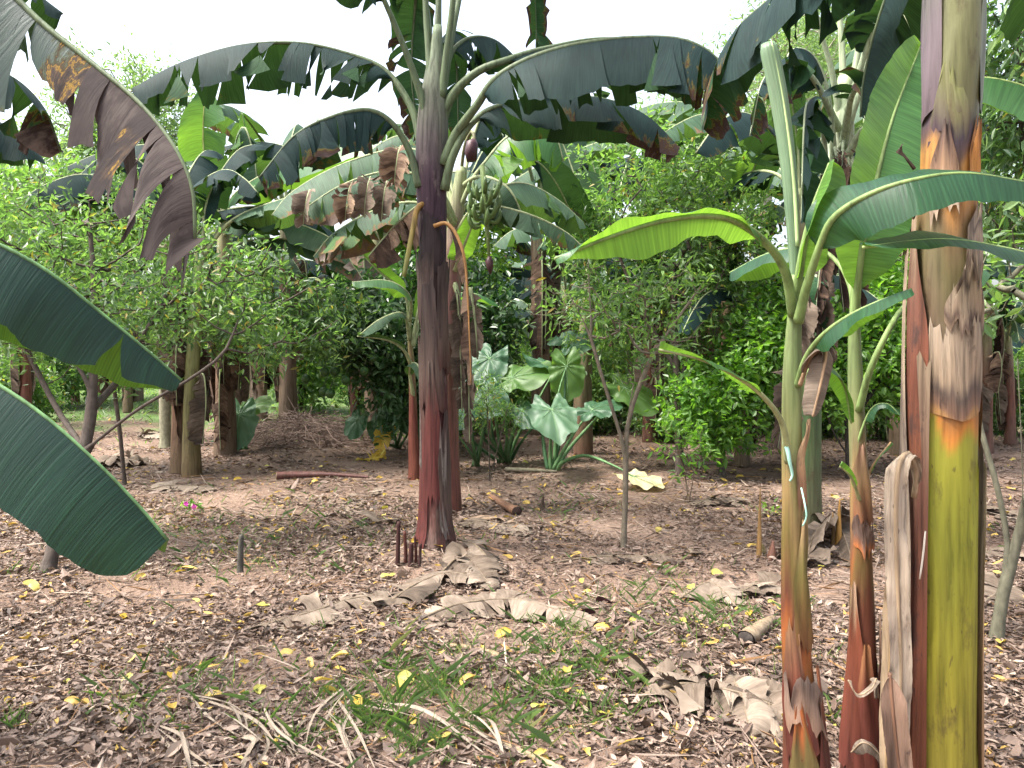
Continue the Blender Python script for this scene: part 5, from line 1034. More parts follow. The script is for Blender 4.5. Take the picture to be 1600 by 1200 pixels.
for k, (x, Y, s, src, lab) in enumerate([(1420, 22, .9, fe, 'feathery pale tree behind the thick yellow trunk'), (1540, 24, 1., fe, 'feathery pale tree rising at the far right edge'), (1330, 27, 1., ft, 'broad pale tree behind the leaning pale-stemmed banana plant')]):
    q = gx(x, Y); dup(src, (q[0], q[1], 0), rotz=1.3*k+.6, scale=s, label=lab)
# hedge-like far shrubs that close the view between the rows
bush = T('bush', 'one of the far round bushes closing the view between the banana rows', 'shrub', [gx(-60, 27), A([*gx(-60, 27)])+A([0, 0, .8]), A([*gx(-60, 27)])+A([.1, 0, 1.6])],
  [(A([*gx(-60, 27)])+A([0, 0, 1.9]), (1.5, 1.3, 1.4)), (A([*gx(-60, 27)])+A([.8, 0, 1.2]), (1., 1., .9)), (A([*gx(-60, 27)])+A([-.9, 0, 1.3]), (1., 1., 1.))], 170, 26, .19, .09, MAT['fol_mid'], bark, seed=19, r0=.06, group='far bushes between the rows', spread=.2, step=.2)
for k in range(22):
    x = -80+k*82; Y = 26+((k*7) % 5)*1.6
    q = gx(x, Y); dup(bush, (q[0], q[1], 0), rotz=k*1.7, scale=.85+.1*((k*3) % 5))
for k, x in enumerate([-100, 60, 470, 800, 880, 1040, 1240, 1430, 1500, 1660]):
    q = gx(x, 15.5+(k*3 % 4)); dup(bush, (q[0], q[1], -.1), rotz=k*2.3+.5, scale=.62+.08*(k % 3))
for k, (x, Y, s) in enumerate([(730, 13, .42), (800, 14.5, .5), (905, 13, .4), (960, 14, .5), (1030, 12.6, .42), (1090, 13.4, .5), (1215, 12.8, .45), (1290, 13.6, .5), (1370, 12.4, .42), (1450, 13.8, .5), (1530, 13, .42), (1610, 12.6, .5), (20, 15, .5), (620, 14.5, .42), (300, 18, .5), (545, 21, .5)]):
    q = gx(x, Y); dup(bush, (q[0], q[1], -.15), rotz=k*1.9+.2, scale=s, label='one of the low weedy bushes under the banana rows', group='low bushes under the banana rows')
def shed():
    Y = 33; b = A([*gx(1560, Y)])
    p = thing('shed', b, 'low pale-roofed shed glimpsed past the right trunk between the leaves', 'shed')
    w, d, h = 5.5, 2.2, 2.6
    mb = MB()
    n = 40
    for s in (-1, 1):
        v = []; 
        for i in range(n+1):
            x = -w+2*w*i/n; zz = .02*math.cos(i*math.pi)
            for y, z in ((s*d*1.15, h-.1), (0, h+1.3)):
                for o in (0, .03): v.append(b+A([x, y, z+zz+o]))
        f = []
        for i in range(n):
            k = i*4; m = k+4
            f += [(k+1, m+1, m+3, k+3), (k, k+2, m+2, m), (k, m, m+1, k+1), (k+2, k+3, m+3, m+2)]
        mb.add(v, f)
    mb.build('roof', MAT['roof_sheet'], p, b)
    mb = MB()
    for x0, x1, y0, y1 in ((-w+.3, w-.3, -d, -d+.12), (-w+.3, w-.3, d-.12, d), (-w+.3, -w+.42, -d+.12, d-.12), (w-.42, w-.3, -d+.12, d-.12)):
        v = [b+A([x, y, z]) for z in (0, h-.12) for x, y in ((x0, y0), (x1, y0), (x1, y1), (x0, y1))]
        mb.add(v, [(0, 3, 2, 1), (4, 5, 6, 7), (0, 1, 5, 4), (1, 2, 6, 5), (2, 3, 7, 6), (3, 0, 4, 7)])
    mb.build('wall', MAT['roof_sheet'], p, b, smooth=False)
shed()
# ------------------------------------------------------------------ elephant ears
def ear_leaf(p, b, c, tip, nrml, s, seed, pts=None, stalk=.014, cup=.12, label=None, mat='taro', tint=None):
    rng = np.random.default_rng(seed)
    c = A(c); d = nrm(A(tip, float)); n = nrm(A(nrml, float)-np.dot(nrml, d)*d); w = np.cross(n, d)
    nr_, na = 9, 56
    th = np.linspace(-math.pi, math.pi, na, endpoint=False)
    # heart outline, petiole joins at the notch
    rr = .62+.38*np.cos(th)**2*(np.cos(th) > 0)+.10*np.cos(2*th)*(np.cos(th) < 0)
    rr = np.where(np.abs(th) > 2.55, rr*(1-.72*sstep(2.55, 3.1, np.abs(th))), rr)
    rr = rr*(1+.035*np.sin(th*9+rng.uniform(0, 6))+.02*np.sin(th*17+1))
    v = [c]; am = [.5]; f = []
    for i in range(1, nr_+1):
        k = i/nr_
        for j in range(na):
            x = rr[j]*k*math.cos(th[j])*s; y = rr[j]*k*math.sin(th[j])*s*.82
            z = s*(-cup*k*k*(1+.5*math.cos(th[j]))+.055*k*k*math.sin(th[j]*6+seed)+.03*k**3*math.sin(th[j]*13+seed*2)+.018*math.sin(k*14)*k-.02*math.cos(th[j]*11)*k+.06*abs(math.sin(th[j]))*k)
            v.append(c+d*x+w*y+n*z); am.append(.5+.10*math.cos(th[j]*11)*(1 if k > .3 else 0)+rng.normal(0, .08))
    for j in range(na): f.append((0, 1+j, 1+(j+1) % na))
    for i in range(nr_-1):
        for j in range(na):
            a = 1+i*na+j; q = 1+i*na+(j+1) % na
            f.append((a, a+na, q+na, q))
    mb = MB(); mb.add(A(v), f, a=np.clip(am, 0, 1))
    o = mb.build('leaf', MAT[mat], p, b)
    if label: o['label'] = label
    if pts is not None:
        m, _ = spline(pts, 22); st = MB(); tv, tf = tube(m, np.linspace(stalk*1.9, stalk*.55, 22), 8); st.add(tv, tf, c=tint or (.10, .19, .08)); st.build('stalk', MAT['stem'], o, b)
    rb = MB()
    for a, l in ((0, .93), (.8, .55), (-.8, .55), (1.5, .5), (-1.5, .5), (2.3, .5), (-2.3, .5)):
        ks = np.linspace(.02, l, 8); jj = int(round((a+math.pi)/(2*math.pi)*na)) % na
        q = A([v[0] if k*nr_ < .5 else v[1+(min(nr_, max(1, int(round(k*nr_))))-1)*na+jj] for k in np.linspace(0, l, 8)])+n*.004
        tv, tf = tube(q, np.linspace(.008, .002, 8)*s*1.1, 5); rb.add(tv, tf, c=(.16, .27, .13))
    rb.build('veins', MAT['stem'], o, b)
    return o
def tclump(px, py, label, items, pets=()):
    b = G(px, py); p = thing('elephant_ear', b, label, 'elephant ear plant', 'elephant ear plants')
    for k, it in enumerate(items):
        c, bend, tip, nm, s = it[:5]; kw = it[5] if len(it) > 5 else {}
        cc = P(*c); pts = [b+A([.02*k-.04, 0, 0])]+[P(*q) for q in bend]+[cc]
        ear_leaf(p, b, cc, tip, nm, s, seed=px+k, pts=pts, **kw)
    for k, pts in enumerate(pets):
        m, _ = spline([b+A([.03*(k % 5)-.07, .02*(k % 3), 0])]+[P(*q) for q in pts], 16); mb = MB(); v, f = tube(m, np.linspace(.028, .010, 16), 8); mb.add(v, f, c=(.05, .11, .05)); mb.build('stalk', MAT['stem'], p, b)
    return p
tclump(866, 742, 'elephant ear with one big pale heart leaf facing forward, beside the thin sapling',
  [((862, 640, 8.7), [(860, 700, 8.9)], (.12, -.8, -.42), (0, -.42, .9), .52, dict(cup=.10, mat='taro_pale')),
   ((925, 640, 8.9), [(880, 705, 8.9), (900, 672, 8.9)], (.6, .2, .2), (-.3, -.5, .9), .38, dict()),
   ((885, 572, 9.2), [(868, 690, 9), (872, 620, 9.1)], (.05, -.2, -1), (0, -1, .2), .42, dict(mat='taro_lime', cup=.10)),
   ((975, 605, 9.2), [(890, 700, 9), (935, 650, 9.1)], (.8, -.3, -.45), (.2, -.6, .8), .5, dict(mat='taro_lime')),
   ((990, 745, 8.1), [(880, 722, 8.8), (915, 712, 8.6), (960, 728, 8.3)], (.6, -.6, -.12), (0, -.15, 1), .36, dict(label='fallen cream and yellow leaf lying on the litter', mat='pale_ear', cup=.05))],
  [[(850, 700, 9), (845, 640, 9.2)], [(872, 700, 9), (880, 650, 9.1), (884, 580, 9.2)]])
tclump(790, 722, 'dense elephant ear clump with dark stalks, between dark red trunk and pale heart leaf',
  [((800, 590, 9.4), [(792, 690, 9.5), (790, 640, 9.5)], (.8, 0, .25), (-.1, -.5, .8), .55, dict(mat='taro_lime')),
   ((850, 568, 9.6), [(800, 680, 9.6), (822, 610, 9.6)], (.7, .2, -.2), (0, -.3, 1), .5, dict()),
   ((765, 560, 9.6), [(780, 690, 9.6), (770, 620, 9.6)], (-.2, -.5, -.5), (0, -.7, .7), .5, dict()),
   ((890, 535, 10), [(810, 680, 9.8), (855, 600, 9.9)], (.6, .3, .2), (0, -.6, .7), .45, dict()),
   ((720, 600, 9.3), [(770, 690, 9.4), (740, 640, 9.3)], (-.7, -.3, -.4), (-.2, -.6, .8), .45, dict()),
   ((815, 640, 9.2), [(795, 700, 9.3)], (.5, -.6, -.4), (0, -.6, .8), .36, dict())],
  [[(740, 690, 9.6), (728, 650, 9.6)], [(770, 680, 9.6), (768, 640, 9.6)], [(800, 690, 9.6), (805, 650, 9.6)], [(760, 690, 9.5), (745, 660, 9.5)], [(815, 690, 9.5), (835, 665, 9.5)]])
tclump(748, 727, 'low shadowy elephant ears hugging the foot of the dark red trunk on its right',
  [((725, 640, 9), [(740, 700, 9.1)], (-.5, -.6, -.3), (0, -.5, .9), .42, dict()), ((760, 610, 9.2), [(752, 690, 9.2)], (.3, -.6, -.5), (0, -.7, .7), .42, dict()), ((705, 665, 8.9), [(730, 700, 9)], (-.6, -.5, -.4), (0, -.6, .8), .3, dict())],
  [[(755, 680, 9.3), (765, 640, 9.3)], [(740, 690, 9.2), (735, 650, 9.2)]])
tclump(386, 706, 'small lone elephant ear with a pale drooping leaf, left of the brush pile',
  [((374, 648, 10.7), [(384, 685, 10.8)], (0, -.5, -.85), (.1, -.9, .4), .5, dict(mat='taro_pale')), ((388, 636, 10.9), [(385, 680, 10.9)], (.7, .1, .25), (-.2, -.6, .7), .36, dict(mat='taro_lime')), ((352, 645, 10.9), [(378, 690, 10.9), (365, 665, 10.9)], (-.6, .2, .1), (.2, -.6, .8), .22, dict(mat='taro_lime')),
   ], [[(350, 688, 10.6), (330, 690, 10.5)]])
tclump(622, 700, 'elephant ear with bluish leaves and one collapsed yellow leaf, under the citrus tree',
  [((606, 650, 10.8), [(618, 685, 11)], (-.4, -.5, -.6), (0, -.7, .7), .4, dict()), ((635, 640, 11), [(625, 680, 11)], (.3, -.5, -.6), (0, -.7, .7), .4, dict()), ((560, 655, 10.6), [(600, 690, 10.8), (580, 668, 10.7)], (-.3, -.5, -.7), (0, -.8, .6), .3, dict()), ((650, 655, 10.8), [(630, 690, 11)], (.5, -.4, -.6), (.2, -.7, .7), .35, dict()),
   ])
yb = [o for o in bpy.data.objects if o.get('label', '').startswith('elephant ear with bluish')][0]
for k, (pts, w, sd) in enumerate([([(614, 668, 10.6), (606, 664, 10.4), (600, 682, 10.3), (597, 705, 10.3), (600, 716, 10.2)], .13, 3), ([(602, 700, 10.25), (594, 712, 10.2), (578, 717, 10.1), (556, 718, 10.0)], .10, 5)]):
    leaf(PL(pts), w, MAT['leaf_yellow'], yb, yb.location, pet=.05, ang=(-20, -55), grav=(.8, .8), tears=5, seed=sd, crumple=.035, dead=(.05, .1, .1), rag=.2, spread=1.4, S0=(1, -.3, 0), onerib=True, ribcol=(.45, .4, .1), rib=(.014, .006), label=['limp yellow leaf hanging to the ground', 'yellow leaf rag lying on the soil'][k])


# wispy fern-leaved weed in front of the clump
T('shrub', 'wispy grey-green weed with fine leaves in front of the elephant ear clump', 'shrub', [[G(765, 752), P(764, 690, 8.4), P(760, 620, 8.4)], [G(765, 752), P(780, 690, 8.3), P(795, 630, 8.3)]],
  [(P(760, 610, 8.3), (.28, .25, .3)), (P(790, 640, 8.3), (.2, .2, .25)), (P(735, 640, 8.3), (.2, .2, .2))], 70, 14, .07, .014, MAT['fol_mid'], MAT['bark'], seed=30, r0=.009, rt=.002, group=SH, spread=.05)
T('shrub', 'small pink-flowering weed in the grass on the left of the clearing', 'flower', [[G(280, 815), P(281, 800, 7.2)], [G(280, 815), P(293, 796, 7.1)]], [(P(281, 795, 7.2), (.10, .10, .08)), (P(300, 797, 7.1), (.10, .1, .06))], 16, 5, .06, .03, MAT['fol_bright'], MAT['bark'], seed=31, r0=.005, rt=.002, spread=.02)
fw = [o for o in bpy.data.objects if o.get('category') == 'flower'][0]
for k, (x, y) in enumerate([(291, 787), (304, 791), (303, 795)]):
    c = P(x, y, 7.05); mb = MB()
    for j in range(6):
        a = j*1.047; d = A([math.cos(a), -.3, math.sin(a)]); leaves6(mb, c[None], d[None], A([[0, -1., .2]]), .028, .018)
    mb.build('blossom', MAT['petal'], fw, fw.location, smooth=False)

# ------------------------------------------------------------------ things lying about
DL = 'dry banana leaves on the ground'
def ground_leaf(label, pts, W, seed, mat='leaf_dead', ang=(5, 5), tears=9, dead=(.62, 0, 0), crumple=.008, lift=.015, **k):
    q = [G(x, y) for x, y in pts]; q = A(q); q[:, 2] += lift
    hs = k.pop('hs', None)
    if hs is not None: q[:, 2] += A(hs)*.55
    p = thing('dry_banana_leaf', G(*pts[len(pts)//2]), label, 'dry leaf', DL)
    b = A(p.location)
    mid, L = spline(q, 60); mb = MB()
    blade(mb, mid, L, k.pop('t0', .03), W, ang, grav=k.pop('grav', (.6, .6)), tears=tears, seed=seed, dead=dead, crumple=crumple, clampz=.006, rag=.2, spread=k.pop('spread', 1.2), nv=10, dens=80, wave=.010, **k)
    mb.build('blade', MAT[mat], p, b)
    rb = MB(); v, f = tube(mid, np.linspace(.009, .003, 60), 6); rb.add(v, f, c=(.15, .115, .08)); rb.build('midrib', MAT['stem'], p, b)
    return p
ground_leaf('long grey-tan dry banana leaf lying across the mid clearing, torn along its lower edge', [(612, 992), (660, 975), (720, 958), (800, 952), (870, 968), (930, 985)], .24, 1, ang=(-6, 12), tears=12, spread=.8, hs=(0, .02, .07, .09, .08, .03), wside=(1, .6), dead=(.72, 0, 0), grav=(1.2, .5))
ground_leaf('crumpled grey dry leaf draped in front of the dark red trunk', [(600, 955), (650, 925), (705, 910), (770, 920)], .17, 2, ang=(10, 10), tears=5, hs=(.02, .06, .07, .02))
ground_leaf('dark-ribbed dry leaf with pale ragged flaps, leftmost in the mid clearing', [(372, 985), (430, 972), (490, 962), (560, 945), (640, 940)], .19, 3, ang=(10, 5), tears=9, spread=1.4, missing=.15, hs=(0, .01, .03, .05, .0), dead=(.66, 0, 0))
ground_leaf('curled grey dry leaf at the right foot of the dark red trunk', [(690, 905), (725, 890), (770, 925)], .15, 4, ang=(20, 10), tears=4, hs=(.03, .08, .02))
ground_leaf('folded pale dry leaf against the foot of the dark red trunk, right side', [(715, 865), (745, 872), (780, 900)], .14, 5, ang=(10, 25), tears=3, hs=(.03, .05, .01))
ground_leaf('flat pinkish dry leaf just behind the foot of the dark red trunk', [(720, 835), (760, 825), (830, 838)], .2, 6, ang=(5, 5), tears=5, hs=(.03, .04, .01))
ground_leaf('orange-brown dry leaf behind the dark red trunk beside the cut petiole', [(735, 822), (765, 815), (800, 822)], .1, 7, mat='leaf_dead_brown', ang=(10, 10), tears=2, dead=(.85, 0, 0), hs=(.03, .05, .02))
ground_leaf('pale scraps of dry leaf left of the dark red trunk', [(520, 845), (570, 830), (630, 815)], .2, 8, ang=(5, 5), tears=9, missing=.4, hs=(.0, .02, .02), spread=1.6)
ground_leaf('whitish dry leaf scrap behind the left of the dark red trunk', [(530, 810), (560, 795), (585, 770)], .2, 9, ang=(5, 5), tears=9, missing=.35, spread=1.5)
ground_leaf('big crumpled grey-brown dry leaf heap at the foot of the spear-leaved sucker', [(1000, 1105), (1060, 1095), (1130, 1105), (1190, 1120), (1240, 1130)], .21, 10, ang=(25, 20), tears=9, hs=(.02, .08, .09, .08, .02), crumple=.045, dead=(.66, 0, 0), spread=1.4, grav=(1.3, 1.3), tip=.8)
ground_leaf('curled dark dry leaf on the left end of the big crumpled heap', [(995, 1080), (1020, 1070), (1055, 1085), (1075, 1110)], .14, 11, ang=(50, 30), tears=4, crumple=.05, hs=(.03, .07, .06, .02), grav=(1.4, 1.4), dead=(.5, 0, 0))
ground_leaf('pale folded strip of dry leaf on the right end of the big crumpled heap', [(1140, 1075), (1160, 1120), (1175, 1165)], .10, 12, ang=(10, 30), tears=3, crumple=.03, hs=(.09, .08, .02), dead=(.6, 0, 0))
ground_leaf('broad wavy dry strip spreading right from the big crumpled heap', [(1175, 1080), (1200, 1120), (1215, 1165)], .12, 13, ang=(20, 10), tears=3, crumple=.03, hs=(.06, .07, .01), dead=(.58, 0, 0))
ground_leaf('tent-shaped pale dry leaf on bare soil, right of the mid clearing', [(1062, 935), (1110, 920), (1150, 945)], .15, 14, ang=(-20, 0), tears=3, hs=(.02, .09, .02), dead=(.74, 0, 0))
ground_leaf('grey dry leaf lying just left of the spear-leaved sucker', [(1150, 930), (1190, 915), (1240, 925)], .13, 15, ang=(10, 10), tears=6, missing=.15, hs=(.01, .05, .02))
ground_leaf('dark dry leaf fan heaped between the two front suckers', [(1255, 895), (1275, 855), (1310, 850), (1335, 890)], .22, 16, ang=(25, 15), tears=10, crumple=.04, hs=(.02, .14, .14, .02), dead=(.52, .1, 0), spread=1.5)
ground_leaf('long thin dry leaf with a bare rib lying under the thin sapling', [(860, 880), (930, 872), (1010, 868), (1095, 862)], .12, 17, ang=(10, 10), tears=14, missing=.45, hs=(0, .02, .03, .02), spread=1.5)
ground_leaf('pale dry leaf in front of the close banana pair', [(225, 770), (270, 764), (340, 768)], .2, 18, ang=(5, 5), tears=6, hs=(.0, .04, .02), dead=(.78, 0, 0))
ground_leaf('pale heap of dry leaves behind the low forking shrub', [(150, 735), (180, 722), (215, 730)], .3, 19, ang=(15, 15), tears=8, crumple=.05, hs=(.02, .1, .02), dead=(.75, 0, 0))
ground_leaf('white dry scrap beyond the slim grey-barked tree', [(215, 686), (235, 683), (255, 686)], .2, 20, ang=(10, 10), tears=3, hs=(.02, .1, .02), dead=(.9, 0, 0))
ground_leaf('grey dry leaf behind the thick yellow trunk, right side', [(1520, 790), (1560, 800), (1610, 812)], .15, 21, ang=(15, 10), tears=6, hs=(.02, .07, .02))
ground_leaf('pinkish dry leaf at the right edge beyond the forked sapling', [(1520, 880), (1570, 865), (1625, 880)], .17, 22, ang=(15, 10), tears=6, hs=(.02, .06, .02))
ground_leaf('dark dry leaf by the foot of the forked sapling', [(1530, 960), (1580, 940), (1640, 950)], .17, 23, ang=(10, 10), tears=5, hs=(.02, .06, .02), dead=(.58, 0, 0))
ground_leaf('thin grey dry leaf below the bright glossy shrub', [(1085, 800), (1115, 792), (1160, 800)], .18, 24, ang=(15, 15), tears=8, missing=.2, hs=(.02, .06, .02), dead=(.56, 0, 0))
# shredded pale strips at the bottom
rng = np.random.default_rng(5)
for k, (x0, y0, x1, y1, n) in enumerate([(250, 1150, 330, 1230, 4), (300, 1100, 420, 1190, 5), (385, 1110, 500, 1220, 5), (520, 1110, 560, 1230, 4), (560, 1070, 470, 1200, 4), (560, 1105, 760, 1190, 4), (720, 1130, 800, 1210, 4), (420, 1160, 380, 1240, 3)]):
    p = thing('dry_leaf_strip', G((x0+x1)/2, (y0+y1)/2), ['pale shredded strips of dry leaf at the very bottom, leftmost lot', 'pale dry strips curling down beside the leftmost lot', 'broad pale dry strip with a split end in the bottom grass', 'pale dry strip pointing straight at the viewer beside the grass', 'pale dry strip crossing the split one at an angle', 'long straight pale dry strip slanting through the bottom grass', 'short pale strip at the bottom right of the grass tuft', 'narrow pale scrap between the split strips'][k], 'dry leaf', 'shredded dry strips')
    for j in range(n):
        o = rng.normal(0, 20, 4)
        a, m_, c = G(x0+o[0], y0+o[1]*.5), G((x0+x1)/2+o[2]*.6+rng.normal(0, 6), (y0+y1)/2+o[3]*.5), G(x1+o[3]*1.3, y1+o[0]*.5)
        a[2] += .02; m_[2] += rng.uniform(.025, .07); c[2] += .02
        mid, L = spline([a, m_, c], 24); mb = MB(); ribbon(mb, mid, rng.uniform(.003, .009), k*9+j, rng.uniform(0, .6), rng.uniform(.55, .9)); mb.build('strip', MAT['dry_strip'], p, p.location)
# cut stems, stumps, bracts, sticks
def log_(name, label, cat, pts, r, col, mat='trunk_skin', lift=.9, ends=(.2, .14, .09)):
    q = A([G(x, y) for x, y in pts]); q[:, 2] += np.broadcast_to(r, (len(q),))*lift
    p = thing(name, q[0], label, cat)
    m, _ = spline(q, 30); rr = np.interp(np.linspace(0, 1, 30), np.linspace(0, 1, len(np.atleast_1d(r))), np.atleast_1d(r)); rng = np.random.default_rng(int(q[0][0]*97) % 1000)
    mb = MB(); v, f = tube(m, rr*(1+.06*rng.normal(size=30)), 12, squash=.8, cap=False); mb.add(v, f, c=col); mb.build('stem', MAT[mat], p, q[0])
    for i, k in ((0, -1), (29, 1)):
        d = nrm(m[i]-m[i-1 if i else 1]); e, ef = tube(A([m[i]-d*.004, m[i]+d*.004]), [rr[i]*.97, rr[i]*.8], 12, squash=.8); mb = MB(); mb.add(e, ef, c=ends); mb.build('cut_end', MAT['bark'], p, q[0])
    return p
log_('banana_log', 'dark red cut banana stem lying on the soil left of the dark red trunk', 'log', [(432, 753), (470, 751), (520, 751), (575, 752)], (.055, .045, .03, .02), (.10, .045, .038))
log_('banana_log', 'cut tan banana stalk with a dark butt end lying right of the dark red trunk', 'log', [(808, 802), (790, 790), (765, 772)], (.05, .04, .02), (.20, .11, .07), ends=(.05, .03, .025))
log_('banana_log', 'short hollow dry stump lying left of the spear-leaved sucker', 'log', [(1165, 1008), (1185, 990), (1208, 968)], (.045, .04, .02), (.2, .15, .10), ends=(.035, .028, .025))
log_('dry_stick', 'long tan dry stalk lying in the grass below the long dry leaf', 'stick', [(690, 1015), (760, 1030), (840, 1065), (900, 1085)], (.014, .016, .014, .010), (.21, .15, .09))
log_('dry_stick', 'thin stick on the litter below the low dark green leaf', 'stick', [(10, 905), (90, 903), (200, 910)], (.008, .008, .006), (.12, .085, .06), mat='bark')
log_('dry_stick', 'pale slanting stick at the far left of the litter', 'stick', [(-10, 985), (40, 962), (140, 915)], (.010, .010, .007), (.22, .16, .11), mat='bark')
log_('dry_stick', 'straight grey stick on the soil beyond the thin sapling', 'stick', [(1050, 730), (1090, 728), (1150, 724)], (.02, .02, .015), (.2, .16, .13), mat='bark')
log_('dry_stick', 'brown stick lying in the dark soil by the leaning pale-stemmed plant', 'stick', [(780, 1180), (850, 1205), (905, 1230)], (.012, .012, .009), (.26, .2, .12), mat='bark')
log_('dry_stick', 'grey branch on the ground in front of the elephant ear clump', 'stick', [(790, 742), (830, 744), (870, 746)], (.035, .03, .02), (.11, .10, .07), mat='bark')
for (x, y, x2, y2, lab) in [(930, 938, 957, 942, 'dark red fallen flower bract on the soil, farther one'), (902, 966, 930, 962, 'dark red fallen flower bract on the soil, nearer one below the other')]:
    b = G(x, y); p = thing('flower_bract', b, lab, 'bract', 'fallen flower bracts')
    q = A([G(x, y), G((x+x2)/2, (y+y2)/2), G(x2, y2)]); q[:, 2] += .02; mid, L = spline(q, 16); mb = MB(); blade(mb, mid, L, 0, .035, (35, 35), grav=(-.6, -.6), seed=3, tail=.7); mb.build('blade', MAT['bract'], p, b)
def shoot(label, px, py, ys, r, col, name='cut_stump', n=1, cat='stump', tips=True, mat='trunk_skin', dx=None):
    b = G(px, py); p = thing(name, b, label, cat)
    for k in range(n):
        x = px+(k-(n-1)/2)*9 if dx is None else px+dx[k]; Y = b[1]+.04*(k % 2)
        m, _ = spline([A([(x-800)/F*Y, Y, b[2]-.03]), P(x+1, (py+ys[k])/2, Y), P(x+2-3*(k % 2), ys[k], Y)], 14)
        mb = MB(); v, f = tube(m, np.linspace(r[k], r[k]*(.15 if tips else .75), 14), 9); mb.add(v, f, c=col[k % len(col)]); mb.build('shoot' if n > 1 else 'stem', MAT[mat], p, b)
shoot('cluster of dark red cut shoots at the left foot of the dark red trunk', 633, 893, [815, 830, 848, 838, 850], [.016, .014, .02, .012, .013], [(.04, .018, .016), (.07, .026, .02)], n=5, dx=[-12, 0, 8, 16, 22], tips=False, mat='trunk_red')
shoot('thin grey stump stick standing in the grass left of the clearing', 375, 897, [836], [.022], [(.07, .065, .055)], tips=False, mat='bark')
shoot('small pointed dark stump right of the cut tan stalk', 847, 794, [772], [.03], [(.07, .05, .035)], mat='bark')
shoot('tan cut shoot with small leaves left of the spear-leaved sucker', 1186, 868, [762, 850], [.022, .03], [(.22, .13, .05), (.15, .12, .05)], n=2, dx=[0, 6])
shoot('low brown pointed bud beside the tan cut shoot', 1206, 872, [845], [.045], [(.13, .06, .04)])
shoot('orange-brown pointed shoot between the two front suckers', 1310, 858, [780, 800], [.03, .025], [(.28, .15, .04), (.2, .12, .05)], n=2, dx=[0, -8])
T('shrub', 'little leafy sprig growing beside the tan cut shoot', 'weed', [G(1192, 860), P(1196, 820, 6.7)], [(P(1200, 815, 6.7), (.12, .1, .15))], 18, 7, .06, .025, MAT['fol_lime'], MAT['bark'], seed=33, r0=.004, rt=.002, spread=.03)
# a brush pile
def brush():
    rng = np.random.default_rng(12); b = G(470, 690); mb = MB()
    for i in range(900):
        a = rng.uniform(0, 6.28); r = rng.random()**.6
        c = b+A([math.cos(a)*r*1.25, math.sin(a)*r*1.1, .04+rng.random()*.40*(1-r**2)])
        d = nrm(A([rng.normal(), rng.normal()*.6, rng.normal()*.22])); L = rng.uniform(.25, .8)
        m = A([c-d*L/2, c+rng.normal(0, .03, 3), c+d*L/2+A([0, 0, -.05])]); m[:, 2] = np.maximum(m[:, 2], b[2]+.01)
        v, f = tube(m, [.006, .005, .003], 3, cap=False); mb.add(v, f, c=A([.20, .145, .12])*rng.uniform(.5, 1.6))
    o = mb.build('brush_pile', MAT['bark'], None, b); tag(o, 'heap of thin reddish dry twigs beyond the clearing on the left', 'brush pile', kind='stuff')
brush()

# ------------------------------------------------------------------ leaf litter and grass
def litter():
    rng = np.random.default_rng(1)
    def zone(n, y0, y1, xm, pw=1.):
        Y = y0+(y1-y0)*rng.random(n)**pw; X = (rng.random(n)*2-1)*(xm*Y+.5); return X, Y
    mb = MB()
    def spot(X, Y): return .5+.5*np.sin(X*1.3+Y*.8+np.sin(Y*2.2)*1.4)
    for (n, y0, y1, ls, bare, whole) in ((38000, 1.9, 4.4, .74, .3, 1), (32000, 4.4, 7.5, .8, .35, 1), (26000, 7.5, 13.5, 1., .4, 0), (5000, 13.5, 20, 1.6, .5, 0), (46000, 1.9, 6.5, .40, .1, 0), (16000, 6.5, 12, .6, .2, 0)):
        X, Y = zone(n, y0, y1, .74, .85)
        keep = (np.sin(X*2.3+np.sin(Y*1.9)*1.5)*np.sin(Y*2.6+X*.7)+.5*np.sin(X*6.1+Y*3)*np.sin(Y*5.3)+rng.normal(0, .35, n)) > -1+bare*1.8
        # the soil shows more in the middle of the clearing
        mid = np.exp(-((X-.9)**2/.9+(Y-4.9)**2/.5)); keep &= rng.random(n) > mid*.8
        X, Y = X[keep], Y[keep]; k = len(X)
        a = rng.uniform(0, 6.283, k)
        tl = rng.normal(0, .2, k); nr = nrm(np.stack([rng.normal(0, .3, k), rng.normal(0, .3, k), np.ones(k)], 1))
        d = np.stack([np.cos(a), np.sin(a), tl], 1)
        L = rng.gamma(7, .0098, k)*ls; W = L*rng.uniform(.2, .46, k)
        pos = np.stack([X, Y, gh(X, Y)+rng.uniform(.003, .03 if whole else .012, k)], 1)
        rnd = np.clip(np.where(rng.random(k) < .045, rng.uniform(.93, 1, k), rng.beta(1.5, 1.7, k)*.92+.10*(spot(X, Y)-.5)), 0, 1)
        if whole: leaves11(mb, pos, d, nr, L, W, rng.normal(.25, .5, k), rng.normal(.3, .5, k), rnd, rng.normal(0, .8, k))
        else: leaves6(mb, pos, d, nr, L, W, fold=rng.normal(0, .35, (k, 1)), rnd=rnd, droop=rng.normal(.05, .18, (k, 1)))
    # straw
    X, Y = zone(5000, 1.9, 9, .74); k = len(X); a = rng.uniform(0, 6.283, k)
    leaves6(mb, np.stack([X, Y, gh(X, Y)+.012], 1), np.stack([np.cos(a), np.sin(a), rng.normal(0, .08, k)], 1), np.tile(A([0, 0, 1.]), (k, 1)), rng.uniform(.10, .38, k), rng.uniform(.004, .012, k), rnd=rng.choice([.3, .6, .8, .9, .94], k), fold=.3, droop=rng.normal(0, .05, (k, 1)))
    o = mb.build('leaf_litter', MAT['litter'], smooth=False); tag(o, 'carpet of small brown fallen leaves over the whole clearing', 'leaf litter', kind='stuff')
litter()
